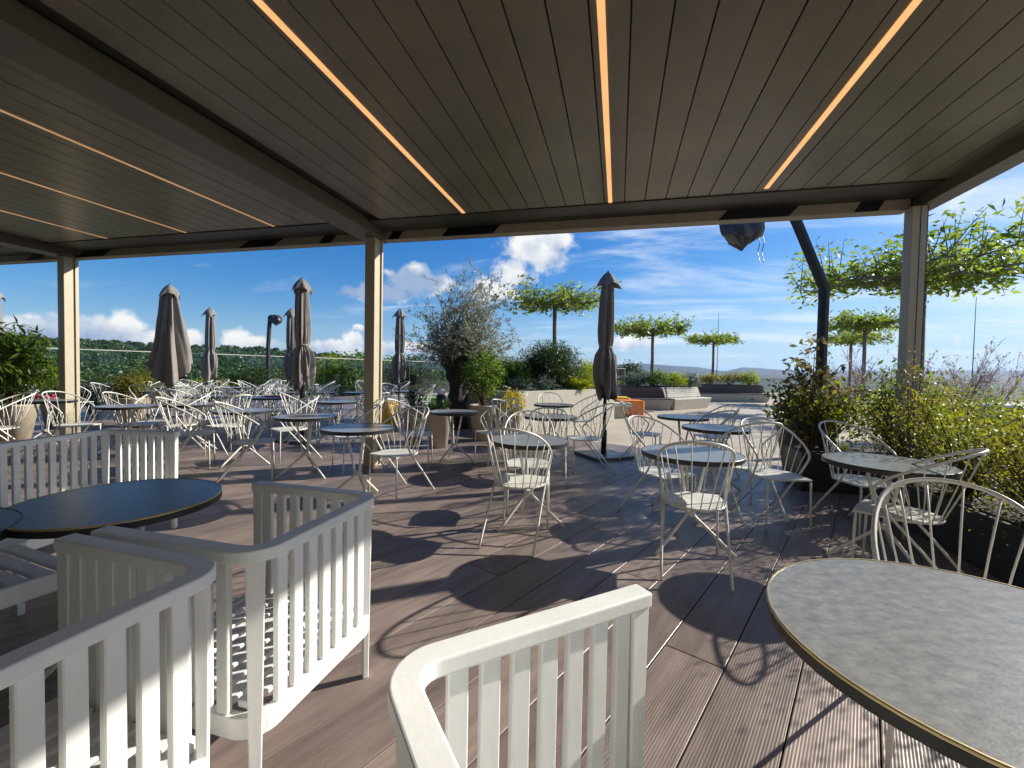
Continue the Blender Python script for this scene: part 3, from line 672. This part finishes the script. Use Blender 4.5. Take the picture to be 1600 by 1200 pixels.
b0 = AT(419, 590, 17); b1 = AT(419, 540, 17); b2 = AT(424, 500, 17); hd2 = AT(431, 500, 17)
lamp((b0[0], b0[1]), [(b0[0], b0[1], 0), tuple(b0), tuple(b1), tuple(AT(422, 494, 17))], 'thin distant lamp pole with bagged head left of the tall parasol', .075, hd2, .55, strings=False)

# ------------------------------------------------------------------ plants
def clumps(c, rad, k, per, spread, shell=.55, zsq=1.0):
    d = rng.normal(size=(k, 3)); d /= np.linalg.norm(d, axis=1)[:, None]; r_ = rng.uniform(shell, 1, (k, 1))
    cc = np.asarray(c)+d*r_*np.asarray(rad); pts = np.repeat(cc, per, 0)+np.clip(rng.normal(size=(k*per, 3)), -1.7, 1.7)*spread*np.array([1, 1, zsq]); return cc, pts
def shrub(name, label, base, h, rad, lm, k=60, per=45, ls=.07, asp=.45, spread=None, stems=8, cat='shrub', stem_m='twig', group=None, shell=.45, droop=.1, zc=.55, part_name='foliage', spill=0.0, sthk=1.0):
    t = thing(name, label, cat, tuple(base), 0, group); spread = spread or min(rad)*.22
    cc, P = clumps((0, 0, h*zc), (rad[0], rad[1], h*(1-zc)*.98), k, per, spread, shell)
    P = P[P[:, 2] > .01-spill*(np.hypot(P[:, 0], P[:, 1]) > rad[0]*.72)]
    leaves(part_name, P, ls, asp, lm, t, droop=droop)
    m_ = MB(); idx = rng.permutation(len(cc))[:stems]
    for i in idx:
        e = cc[i]; m_.tube([(e[0]*.12, e[1]*.12, 0), (e[0]*.45, e[1]*.45, e[2]*.5), (e[0], e[1], max(e[2], .1))], [(.012+.006*h)*sthk, .009*sthk, .004*sthk], 5)
    part('stems', m_, stem_m, t); return t
def flat_tree(label, base, crown, rad, htop, seed, ls=.15, nl=1900, lm='lf_plane', group='flat-topped parasol trees'):
    rs = np.random.default_rng(seed); zc = crown[2]-base[2]
    t = thing('parasol_tree', label, 'tree', tuple(base), 0, group)
    part('trunk', MB().tube([(0, 0, 0), (.02, .01, zc*.5), (0, 0, zc-.05)], [.075*rad/1.5, .065*rad/1.5, .06*rad/1.5], 9), 'trunk', t, True)
    m_ = MB(); P, Dd = [], []; sc = rad/1.5; b0_ = zc-.12
    for k in range(12):
        a = 2*math.pi*k/12+rs.uniform(-.2, .2); L_ = rad*rs.uniform(.62, 1.12); pts = []; wv = rs.uniform(-.5, .5)
        for j in range(7):
            f = j/6; aa = a+wv*f+.12*math.sin(f*5+k); pts.append((math.cos(aa)*L_*f, math.sin(aa)*L_*f, b0_+.08*f*sc+rs.uniform(-.03, .04)))
        m_.tube(pts, [.034*sc, .028*sc, .022*sc, .017*sc, .012*sc, .009*sc, .004], 5)
        for j in range(1, 7):
            for _ in range(4):
                q = np.array(pts[j])+rs.normal(size=3)*np.array([.05, .05, .01]); up_ = rs.random() < .72
                hgt = htop*rs.uniform(.15, 1.0)**1.3*(1.25 if rs.random() < .12 else 1) if up_ else -rs.uniform(.05, .22)*sc
                out = rs.normal(size=2)*.20*sc; e = q+np.array([out[0]+.12*math.cos(a), out[1]+.12*math.sin(a), hgt]); mid = (q+e)/2+np.array([0, 0, .04])
                m_.tube([tuple(q), tuple(mid), tuple(e)], [.008*sc, .006*sc, .002], 4)
                n_ = max(4, nl//(12*6*4)); s_ = rs.uniform(.15, 1.05, (n_, 1)); P.append(q+(e-q)*s_+rs.normal(size=(n_, 3))*np.array([.07, .07, .045])*sc)
                dv = rs.normal(size=(n_, 3)); dv[:, 2] = -.25; Dd.append(dv)
    part('branches', m_, 'trunk', t)
    leaves('crown', np.concatenate(P), ls, .40, lm, t, droop=.15, dirs=np.concatenate(Dd)); return t
# planting wall
wa, wb, wc = np.array([-.08, 12.63]), np.array([-2.05, 9.05]), np.array([-3.9, 9.75])
wd = np.array([-3.2, 14.2])
pl = thing('planter_wall', 'long beige rendered planter wall behind the dark parasol', 'planter', (0, 0, 0))
def wallseg(a, b, th, h, name='wall_side'):
    a, b = np.array(a), np.array(b); d = (b-a)/np.linalg.norm(b-a); n_ = np.array([-d[1], d[0]])*th
    q = [a, b, b+n_, a+n_]; o = part(name, MB().hexa([(p[0], p[1], -.003) for p in q], [(p[0], p[1], h) for p in q]), 'wall', pl); bevel(o, .01); return o
wallseg(wb, wa, .16, .93); wallseg(wa-np.array([.16, -.02]), wd+np.array([.1, .1]), -.16, .925); wallseg(wc, wb-np.array([.03, -.05]), .15, .922); wallseg(wd, wc+np.array([0, .1]), .15, .915)
q = [wa+[-.1, .0], wb+[0, .12], wc+[.05, .05], wd]; part('soil', MB().hexa([(p[0], p[1], .0) for p in q], [(p[0], p[1], .86) for p in q]), 'soil', pl)
zp = .86
def onwall(px, py, z=zp):
    p = G(px, py, z); return (p[0], p[1], z)
shrub('rosemary_bush', 'big upright dark rosemary bush in the planter wall', (-1.75, 11.3, zp), 1.2, (.78, .75), 'lf_dark', 280, 70, .10, .17, stems=26, shell=.2, droop=-.7, spread=.13)
shrub('bright_shrub', 'feathery light green shrub at the right end of the planter wall', (-.85, 11.9, zp), .85, (.42, .4), 'lf_lime', 60, 50, .08, .14, droop=-.5)
shrub('grey_mound', 'blue-green rounded mound plant at the front of the planter wall', (-1.75, 10.35, zp), .42, (.26, .24), 'lf_grey', 40, 40, .05, .3)
shrub('grey_mound', 'low grey-green cushion plant left in the planter wall', (-2.3, 10.1, zp), .34, (.25, .22), 'lf_grey', 30, 40, .05, .3)
shrub('fern_plant', 'bright lime leafy plant on the planter wall edge', (-1.05, 11.2, zp), .35, (.32, .22), 'lf_lime', 30, 30, .10, .3)
shrub('red_plant', 'low reddish plant on the edge of the planter wall', (-.5, 12.0, zp), .16, (.22, .14), 'lf_bronze', 16, 25, .07, .4)
shrub('green_shrub', 'soft green shrub left part of the planter wall', (-2.9, 10.7, zp), .8, (.55, .5), 'lf_mid', 70, 50, .07, .3)
shrub('green_shrub', 'dark green shrub at the back of the planter wall', (-2.75, 12.4, zp), .85, (.75, .6), 'lf_mid', 80, 50, .07, .3)
c1 = AT(867, 472, 12.4); flat_tree('flat-topped tree rising from the planter wall beside the olive', (c1[0], c1[1], .8), c1, 1.5, .50, 1)
# olive in a pot
ob = np.array([-3.62, 9.3]); ol = thing('olive_tree', 'old olive tree with thick dark trunk and thin silvery crown', 'tree', (ob[0], ob[1], 0))
tk = [(0, 0, 0), (.02, 0, .35), (-.02, .02, .75), (.05, 0, 1.15), (.10, 0, 1.5), (.13, 0, 1.72)]; tk = smooth(tk, 4)
def gn(a, i, r_, z_): return r_*(1+.16*math.sin(3*a+i*.5)+.10*math.sin(7*a-i*.8)+.06*math.sin(11*a+i)), z_
m_ = MB(); pr = [(.27, .0), (.25, .2), (.22, .45), (.20, .7), (.20, .95), (.22, 1.2), (.26, 1.42), (.33, 1.58), (.30, 1.70), (.12, 1.76)]
fine = []
for i in range(30):
    f = i/29*(len(pr)-1); k = min(int(f), len(pr)-2); g = f-k; fine.append((pr[k][0]*(1-g)+pr[k+1][0]*g, pr[k][1]*(1-g)+pr[k+1][1]*g))
m_.lathe(fine, 28, gn); m_.v = [(x+.10*math.sin(z*1.7), y, z) for x, y, z in m_.v]
for (dx, dy, l) in ((.34, 0, .18), (-.30, .1, .12), (.1, .3, .14), (-.1, -.3, .1), (.26, -.2, .2)):
    m_.tube([(.05+dx*.4, dy*.4, 1.42), (.05+dx*.9, dy*.9, 1.56), (.06+dx*1.25, dy*1.25, 1.62+l*.5)], [.15, .12, .08], 9)
part('trunk', m_, 'bark', ol, True)
m_ = MB(); P, Dd = [], []
for k in range(165):
    a = rng.uniform(0, 2*math.pi); tilt = abs(rng.normal(0, .75)); tilt = min(tilt, 1.5); L_ = rng.uniform(.55, 1.4)*(1.5 if tilt < .45 else 1.0)
    s0 = np.array([.10+.3*math.cos(a)*rng.uniform(.3, 1), .3*math.sin(a)*rng.uniform(.3, 1), rng.uniform(1.5, 1.72)])
    d = np.array([math.sin(tilt)*math.cos(a), math.sin(tilt)*math.sin(a), math.cos(tilt)]); pts = [s0]; dd = d.copy()
    for j in range(5):
        dd = dd+rng.normal(size=3)*.13+np.array([.07, 0, .03]); dd /= np.linalg.norm(dd); pts.append(pts[-1]+dd*L_/5)
    m_.tube([tuple(p) for p in pts], [.008, .006, .005, .004, .003, .0015], 4)
    for j in range(1, 6):
        for _ in range(2):
            e = pts[j]+rng.normal(size=3)*.16+dd*.10; m_.tube([tuple(pts[j]), tuple(e)], [.003, .0015], 3)
            s_ = rng.uniform(0, 1, (9, 1)); P.append(pts[j]+(e-pts[j])*s_+rng.normal(size=(9, 3))*.022); Dd.append(np.repeat([(e-pts[j])/np.linalg.norm(e-pts[j])], 9, 0))
part('branches', m_, 'olivetwig', ol); leaves('crown', np.concatenate(P), .085, .22, 'lf_olive', ol, dirs=np.concatenate(Dd))
# pots
def pot(name, pos, r0_, r1_, h, m, label, square=False, z=0.0, group=None):
    t = thing(name, label, 'pot', (pos[0], pos[1], z), R(20), group); n = 4 if square else 26; k = math.sqrt(2) if square else 1
    b = part('body', MB().lathe([(r0_*k, 0), (r1_*k, h-.04), (r1_*k+.012, h-.03), (r1_*k+.012, h), (r1_*k-.025, h), (r1_*k-.03, h-.06)], n), m, t, not square)
    part('soil', MB().lathe([(r1_*k-.035, h-.075), (r1_*k-.032, h-.055)], n), 'soil', t); 
    if square: bevel(b, .008)
    return (pos[0], pos[1], z+h-.055)
b = pot('plant_pot', (-3.62, 7.3), .15, .22, .62, 'pot', 'tall cream pot with sparse plant right of the middle post', z=Z0)
shrub('pot_plant', 'sparse dark leafy plant in the cream pot right of middle post', b, .38, (.2, .2), 'lf_dark', 16, 24, .06, .5, cat='plant')
b = pot('plant_pot', (-3.0, 7.0), .15, .22, .58, 'pot', 'cream pot left behind the table under the olive', z=Z0)
shrub('pot_plant', 'dark green plant in the cream pot left behind the olive table', b, .3, (.2, .2), 'lf_dark', 14, 24, .06, .5, cat='plant')
b = pot('plant_pot', (-2.52, 8.0), .17, .26, .68, 'pot', 'wide cream pot holding the tall leafy bush beside the olive', z=Z0)
shrub('tall_pot_bush', 'tall light green leafy bush in the cream pot beside the olive trunk', b, 1.12, (.40, .36), 'lf_mid', 80, 34, .07, .4, cat='bush', stems=14, zc=.58)
b = pot('plant_pot', (-2.05, 8.35), .15, .21, .5, 'pot', 'low cream pot with the yellow shrub before the beige wall', z=Z0)
shrub('yellow_shrub', 'small yellow-tipped shrub in the low pot before the beige wall', b, .5, (.27, .25), 'lf_yel', 36, 30, .055, .45)
b = pot('plant_pot', (2.55, 7.0), .2, .31, .72, 'greypot', 'wide grey-brown round pot behind the wire chairs at right')
shrub('pot_plant', 'compact dark green bush in the grey-brown round pot', b, .42, (.33, .3), 'lf_mid', 60, 34, .055, .5, cat='plant')
b = pot('plant_pot', (-6.75, 8.3), .12, .17, .34, 'roofwhite', 'white double pot left of the middle post', z=.3)
shrub('pot_plant', 'yellow-green plant in the white pot left of the middle post', b, .4, (.14, .14), 'lf_lime', 16, 24, .06, .4, cat='plant')
t = thing('pot_stand', 'white stand carrying the white pot left of the middle post', 'stand', (-6.75, 8.3, 0)); part('stand_body', MB().lathe([(.14, Z0), (.09, .1), (.09, .27), (.12, .3)], 18), 'roofwhite', t, True)
for i, (px, py, hh, lab, lm) in enumerate(((22, 690, 1.5, 'long-leaved tall green', 'lf_mid'), (92, 668, .5, 'low pink-flowered', 'lf_mid'), (205, 668, .5, 'small golden', 'lf_gold'))):
    p = G(px, py); b = pot('plant_pot', p[:2], .2, .3, .62, 'pot', 'cream pot holding the %s plant at far left' % lab, z=Z0)
    if i == 0: shrub('leafy_bush', 'tall bush with long drooping green leaves at the far left', b, 1.32, (.52, .5), 'lf_mid', 85, 26, .17, .2, cat='bush', stems=16, droop=.35, spread=.16)
    else: shrub('pot_plant', '%s plant in the cream pot at far left' % lab, b, hh, (.34, .3), lm, 34, 34, .07, .45, cat='plant')
    if i == 1:
        t = bpy.data.objects[-1] if False else None
        fl = thing('pink_flowers', 'pink flowers hanging over the rim of a cream pot at far left', 'flowers', (p[0]+.1, p[1]-.3, .62+Z0)); leaves('petals', rng.normal(size=(90, 3))*np.array([.16, .05, .07]), .055, .8, 'pink', fl)
shrub('dark_conifer', 'dark narrow evergreen right of the left pergola post', tuple(G(147, 655)[:2])+(0,), 1.15, (.42, .42), 'lf_dark', 110, 50, .06, .2, cat='bush', shell=.3)
shrub('golden_bush', 'golden green bush behind the untied parasol', (-12.6, 9.2, 0), 1.15, (.7, .6), 'lf_gold', 70, 40, .08, .4, cat='bush')
shrub('dark_bush', 'rounded dark bush below the distant lamp pole', tuple(AT(405, 600, 17)[:2])+(0,), 1.35, (.75, .7), 'lf_dark', 80, 45, .09, .3, cat='bush')
shrub('lime_bush', 'lime green bush left of the distant lamp pole', tuple(AT(362, 600, 17.5)[:2])+(0,), 1.0, (.5, .5), 'lf_lime', 60, 40, .08, .4, cat='bush')
shrub('yellow_hedge', 'low yellow hedge behind the far rows of chairs', tuple(AT(335, 606, 17)[:2])+(0,), .95, (1.2, .4), 'lf_yel', 70, 36, .08, .4, cat='hedge')
# service corner by the olive
t = thing('green_crate', 'lime green box beside the olive trunk', 'box', tuple(G(672, 650)[:2])+(Z0,)); bevel(part('body', MB().box(-.3, .3, -.2, .2, 0, .48), 'green', t), .02); part('lid', MB().box(-.31, .31, -.21, .21, .481, .52), 'green', t)
t = thing('yellow_bin', 'yellow drum right behind the middle post', 'bin', tuple(G(605, 668)[:2])+(Z0,)); part('body', MB().lathe([(.22, 0), (.26, .1), (.26, .5), (.23, .54)], 20), 'yellow', t, True); part('lid', MB().lathe([(.24, .541), (.24, .58), (.2, .6)], 20), 'yellow', t, True)
t = thing('pump_bottle', 'black canister with white cap standing in front of the olive trunk', 'canister', (-3.28, 7.75, Z0)); part('body', MB().lathe([(.10, 0), (.10, .80), (.09, .84), (.05, .87)], 16), 'blackpot', t, True); part('cap', MB().lathe([(.07, .871), (.09, .90), (.07, .96), (.03, .98)], 14), 'white', t, True)
pp = GT(432, 620); t = thing('folder', 'dark red folder lying on a far slate table', 'folder', (pp[0], pp[1], .7485+Z0), R(20)); part('cover', MB().box(-.17, .17, -.12, .12, 0, .02), 'red', t)

# paving area: benches, blocks, trees
def bench(c0, c1, depth, label, slat_m, up=.85):
    c0, c1 = np.array(c0), np.array(c1); L_ = np.linalg.norm(c1-c0); a = math.atan2(c1[1]-c0[1], c1[0]-c0[0])
    t = thing('planter_bench', label, 'bench', (c0[0], c0[1], 0), a)
    bevel(part('plinth', MB().hexa([(.12, .1, -.003), (L_-.12, .1, -.003), (L_-.12, depth, -.003), (.12, depth, -.003)], [(-.0, 0, .40), (L_, 0, .40), (L_, depth, .40), (0, depth, .40)]), 'wall', t), .01)
    for k in range(4): part('seat_slat', MB().box(.01, L_-.01, .01+k*.11, .11+k*.11, .402, .435), slat_m, t)
    for k in range(5):
        z = .46+k*(up-.46)/5; y = .46+k*.03; part('back_slat', MB().box(.05, L_-.05, y, y+.035, z, z+(up-.46)/5-.012), slat_m, t)
    part('planter_box', MB().box(.03, L_-.03, .65, depth-.02, .402, up-.01), 'wall', t); part('soil', MB().box(.1, L_-.1, .70, depth-.08, up-.01, up+.02), 'soil', t)
    return t, a
B0 = AT(962, 627, 15.5); B1 = G(1036, 640); B2 = G(1098, 634)
bench((.25, 16.6), (2.05, 17.2), 1.9, 'left half of the long planter bench with dark slats in shade', 'shadewood')
bench((2.09, 17.2), (3.75, 19.3), 1.6, 'right half of the planter bench with sunlit pale slats', 'palewood')
bench((3.9, 23.2), (7.6, 24.6), 2.2, 'farther planter bench with dark slats behind the pale one', 'shadewood')
for i, (x, y, hh, rx, lm, lab) in enumerate(((.75, 18.0, .5, .5, 'lf_grey', 'grey-green low shrub at the left end of the bench planter'), (1.45, 18.1, .62, .5, 'lf_mid', 'soft green shrub in the middle of the bench planter'), (2.2, 18.6, .5, .5, 'lf_lime', 'bright green leafy shrub in the bench planter'), (2.9, 19.4, .5, .5, 'lf_grey', 'grey-green shrub at the right end of the bench planter'),
        (4.6, 24.4, .5, .6, 'lf_gold', 'orange-tinged low shrub left in the farther bench planter'), (5.7, 24.8, .62, .7, 'lf_gold', 'golden shrub in the middle of the farther bench planter'), (6.7, 25.2, .7, .55, 'lf_lime', 'yellow-green shrub at the right of the farther bench planter'))):
    shrub('bench_shrub', lab, (x, y, .85), hh, (rx, .45), lm, 50, 40, .08, .3)
for (x, y, m, h0, h1, lab, rz) in ((.36, 14.6, 'orange', 0, .5, 'orange rounded block seat beside the planter wall', 8), (-.05, 15.2, 'yellow', 0, .56, 'yellow block seat behind the planter wall corner', 8)):
    t = thing('block_seat', lab, 'seat', (x, y, 0), R(rz)); o = part('body', MB().box(-.42, .42, -.4, .4, 0, h1), m, t); bevel(o, .06, 3)
t = thing('low_table', 'white low table between the planter wall and the orange block', 'table', (.02, 13.7, 0), R(10)); part('top', MB().box(-.35, .35, -.3, .3, .36, .46), 'palewood', t); part('foot', MB().box(-.2, .2, -.2, .2, 0, .359), 'wall', t)
for args in ((1020, 515, 18, 1.5, 2, 'dense flat-topped tree behind the pale bench'), (1115, 531, 24, 1.5, 3, 'small-looking flat-topped tree at the centre right, farthest on the paving')):
    c = AT(args[0], args[1], args[2]); flat_tree(args[5], (c[0], c[1], .84), c, args[3], .62 if args[4] == 2 else .4, args[4], ls=.17, nl=2300)
c = AT(1440, 428, 8.6); flat_tree('large flat-topped tree at upper right behind the right post', (c[0], c[1], 0), c, 2.15, .95, 9, ls=.15, nl=3900)
c = AT(1352, 507, 17); flat_tree('flat-topped tree between lamp pole and right post, upper of two', (c[0], c[1], 0), c, 1.55, .6, 10, ls=.17, nl=2400)
c = AT(1330, 530, 22); flat_tree('flat-topped tree between lamp pole and right post, lower and farther', (c[0], c[1], 0), c, 1.6, .5, 14, ls=.17, nl=2200)

# right-hand planters and hedge
def box_planter(x0, x1, y0, y1, h, label):
    t = thing('black_planter', label, 'planter', (0, 0, 0), 0, 'black box planters along the deck edge')
    bevel(part('body', MB().box(x0, x1, y0, y1, Z0, h), 'blackpot', t), .01); part('soil', MB().box(x0+.05, x1-.05, y0+.05, y1-.05, h, h+.012), 'soil', t)
box_planter(2.54, 3.02, 2.3, 5.15, .42, 'long black planter of golden shrubs along the right deck edge')
box_planter(2.12, 3.7, 5.75, 6.35, .48, 'black planter behind the right table beside the right post')
HG = 'shrubs in the black planters'
for (x, y, hh, rx, ry, lm, lab, ls, asp, kk) in (
        (2.30, 6.05, 1.32, .46, .32, 'lf_bronze', 'tall bronze-tinged bush left of the dark lamp pole', .09, .42, 60),
        (2.50, 6.10, .75, .42, .3, 'lf_lime', 'light green leafy bush at the foot of the lamp pole', .08, .5, 42),
        (3.22, 6.05, 1.05, .42, .34, 'lf_mid', 'open green bush between the lamp pole and the right post', .085, .4, 34),
        (3.45, 6.1, .6, .35, .25, 'lf_lime', 'low lime bush left of the right post foot', .075, .5, 40)):
    shrub('planter_bush', lab, (x, y, .49), hh, (rx, ry), lm, kk, 13, ls, asp, cat='bush', stems=24, shell=.3, group=HG, spread=.11)
for i, (y, hh, lm, lab) in enumerate(((5.0, 1.12, 'lf_gold', 'golden twiggy shrub right beside the right post'), (4.3, .92, 'lf_bush', 'olive-green shrub in the middle of the long black planter'), (3.6, .86, 'lf_gold', 'golden shrub at the right picture edge in the long planter'), (2.8, .7, 'lf_mid', 'green shrub at the near end of the long black planter'))):
    shrub('planter_shrub', lab, (2.78, y, .425), hh, (.44, .52), lm, 125, 24, .036, .4, cat='bush', stems=130, shell=.15, group=HG, spread=.13, zc=.42, spill=.36, sthk=.42)
# open planting beyond the right edge
for i, (x, y, hh, rx, lm, lab) in enumerate(((4.4, 5.6, 1.0, .8, 'lf_gold', 'golden bush outside the pergola behind the long planter'), (5.6, 7.2, 1.1, .9, 'lf_mid', 'broad green bush outside the pergola at right'), (4.6, 8.2, 1.15, .7, 'lf_gold', 'tawny feathery bush right of the lamp pole'), (7.2, 8.4, 1.0, 1.0, 'lf_gold', 'wide golden bush at the far right'), (6.2, 10.8, 1.15, 1.1, 'lf_mid', 'green mound of planting behind the right post'), (9.8, 10.6, 1.05, 1.3, 'lf_bronze', 'bronze mound of planting at the right edge'), (8.8, 14.2, 1.1, 1.4, 'lf_gold', 'distant golden mound right of the right post'), (5.6, 13.6, 1.15, 1.0, 'lf_bronze', 'bronze planting left of the right post'), (13.0, 15.5, 1.1, 1.8, 'lf_mid', 'distant green mound at the right edge'))):
    shrub('border_bush', lab, (x, y, 0), hh, (rx, rx*.8), lm, 120, 40, .075, .35, cat='bush', stems=20, shell=.3, group='border bushes beyond the right edge')
for i, (px, py, d, hh, lab) in enumerate(((1385, 590, 9.5, 1.35, 'lilac tamarisk sprays just left of the right post'), (1480, 590, 8.5, 1.4, 'lilac tamarisk sprays just right of the right post'), (1310, 585, 11, 1.3, 'pale lilac sprays right of the lamp pole'), (1530, 590, 9.5, 1.25, 'lilac tamarisk sprays towards the right edge'))):
    c = AT(px, py, d); t = thing('tamarisk', lab, 'shrub', (c[0], c[1], 0), 0, 'lilac tamarisk shrubs'); m_ = MB(); P, Dd = [], []
    for k in range(16):
        a = rng.uniform(0, 6.28); d_ = np.array([math.cos(a)*.42, math.sin(a)*.42, 1.0]); d_ /= np.linalg.norm(d_); L_ = (hh+.55)*rng.uniform(.75, 1.1); e0 = d_*L_
        m_.tube([(0, 0, 0), tuple(e0*.5+rng.normal(size=3)*.04), tuple(e0)], [.009, .006, .002], 4)
        for j in range(6):
            q = e0*rng.uniform(.6, 1); e = q+(d_+rng.normal(size=3)*.5)*.22; m_.tube([tuple(q), tuple(e)], [.003, .001], 3)
            s_ = rng.uniform(0, 1, (14, 1)); P.append(q+(e-q)*s_+rng.normal(size=(14, 3))*.012); Dd.append(np.repeat([(e-q)/np.linalg.norm(e-q)], 14, 0))
    part('stems', m_, 'twig', t); leaves('sprays', np.concatenate(P), .04, .35, 'lf_lilac', t, dirs=np.concatenate(Dd))
c = G(1505, 630, .75); t = thing('skylight', 'flat white roof panel among the bushes at the right edge', 'skylight', (c[0], c[1], 0), R(-8)); part('upstand', MB().box(-1.1, 1.1, -.5, .5, -.003, .70), 'wall', t); bevel(part('sheet', MB().box(-1.2, 1.2, -.6, .6, .701, .76), 'roofwhite', t), .01)

# glass screen along the terrace edge
gs = thing('glass_screen', 'frameless glass wind screen along the far terrace edge', 'glass screen', (0, 0, 0))
pane = MB().box(-.012, .012, .01, 1.59, .02, 1.78).mesh('pane', M['glass']); railm = MB().box(-.02, .02, 0, 1.6, 1.781, 1.805).mesh('top_rail', M['palewood']); shoe = MB().box(-.05, .05, 0, 1.6, -.003, .018).mesh('base_shoe', M['darkmetal'])
for k in range(30):
    p = uv(-19.25, -6+1.6*k)
    for nm, me in (('pane', pane), ('top_rail', railm), ('base_shoe', shoe)): obj(nm, me, gs, (p[0], p[1], 0), -A)
gs2 = thing('glass_screen', 'distant glass screen with pale rail behind the benches', 'glass screen', (0, 0, 0))
for k in range(14):
    x = -2.5+1.8*k; y = 33.2-.02*k
    part('pane', MB().box(x+.02, x+1.78, y-.01, y+.01, .02, 1.10), 'glass', gs2); part('top_rail', MB().box(x, x+1.8, y-.03, y+.03, 1.101, 1.15), 'palewood', gs2)

# trees beyond the screen, roofs in the valley
for i, (px, d, top, rx, lm, lab) in enumerate(((520, 34, 556, 1.9, 'lf_lime', 'yellow-green tree beyond the glass left of the middle post'), (560, 33, 553, 1.7, 'lf_mid', 'green tree beyond the glass behind the middle post'), (620, 36, 555, 2.0, 'lf_mid', 'green tree beyond the glass behind the small parasol'), (655, 35, 560, 1.7, 'lf_dark', 'dark tree beyond the glass left of the olive'), (745, 38, 556, 2.2, 'lf_lime', 'light green tree beyond the glass right of the olive'), (800, 40, 568, 2.2, 'lf_mid', 'green tree beyond the glass behind the planter wall'), (930, 44, 570, 2.4, 'lf_mid', 'green tree beyond the glass behind the dark parasol'), (980, 60, 566, 2.6, 'lf_dark', 'round dark tree beyond the terrace behind the left bench'), (225, 30, 572, 1.6, 'lf_gold', 'golden tree beyond the glass behind the untied parasol'))):
    c = AT(px, 590, d); zt = AT(px, top, d)[2]; bz = -2.0
    t = thing('garden_tree', lab, 'tree', (c[0], c[1], -13.8), 0, 'trees below the terrace edge')
    cc, P = clumps((0, 0, 13.8+(zt-1.9)), (rx, rx, 1.9), 90, 46, .33, .35); leaves('crown', P, .24, .55, lm, t)
    part('trunk', MB().tube([(0, 0, 0), (.1, 0, 7), (0, 0, 13.5)], [.3, .24, .1], 8), 'trunk', t)
for i, (px, py, d, wd, lab) in enumerate(((60, 603, 95, 26, 'long white flat roof in the valley left of the left post'), (215, 600, 110, 22, 'white flat roof in the valley right of the left post'), (95, 611, 80, 20, 'nearer white flat roof seen behind the left post'), (775, 574, 300, 30, 'small pale building far off right of the olive'))):
    c = AT(px, py, d); t = thing('valley_building', lab, 'building', (c[0], c[1], -14), R(20+7*i)); hgt = c[2]+14
    part('wall', MB().box(-wd/2, wd/2, -5, 5, 0, hgt-.5), 'wall', t); part('roof', MB().box(-wd/2-.3, wd/2+.3, -5.3, 5.3, hgt-.49, hgt), 'roofwhite', t)
    for k in range(6): part('window', MB().box(-wd/2+1+k*wd/6.5, -wd/2+1+k*wd/6.5+wd/11, -5.06, -5.004, hgt-3.2, hgt-1.4), 'black', t)
for (px, y0, y1, d, lab) in ((1120, 490, 585, 60, 'thin antenna mast behind the small flat-topped tree'), (1519, 465, 590, 50, 'thin antenna mast at the right edge of the view')):
    a = AT(px, y1, d); b = AT(px+1, y0, d); t = thing('antenna_mast', lab, 'mast', (a[0], a[1], -13.9)); part('pole', MB().tube([(0, 0, 0), (0, 0, a[2]+13.9), (0, 0, b[2]+13.9)], [.08, .05, .025], 6), 'darkmetal', t); part('base', MB().lathe([(.4, 0), (.4, .5), (.2, .6)], 8), 'wall', t)

# air between the terrace and the far hills
hz = obj('haze', MB().box(-14500, 14500, -14500, 14500, -15.5, 150).mesh('haze', M['wall'])); hz['kind'] = 'stuff'
hz.data.materials.clear(); hm = bpy.data.materials.new('haze_air'); hm.use_nodes = True
for n in list(hm.node_tree.nodes):
    if n.type == 'BSDF_PRINCIPLED': hm.node_tree.nodes.remove(n)
pv = hm.node_tree.nodes.new('ShaderNodeVolumePrincipled'); pv.inputs['Color'].default_value = (.40, .62, 1, 1); pv.inputs['Density'].default_value = .00006; pv.inputs['Anisotropy'].default_value = .3
hm.node_tree.links.new(pv.outputs[0], hm.node_tree.nodes['Material Output'].inputs['Volume']); hz.data.materials.append(hm)
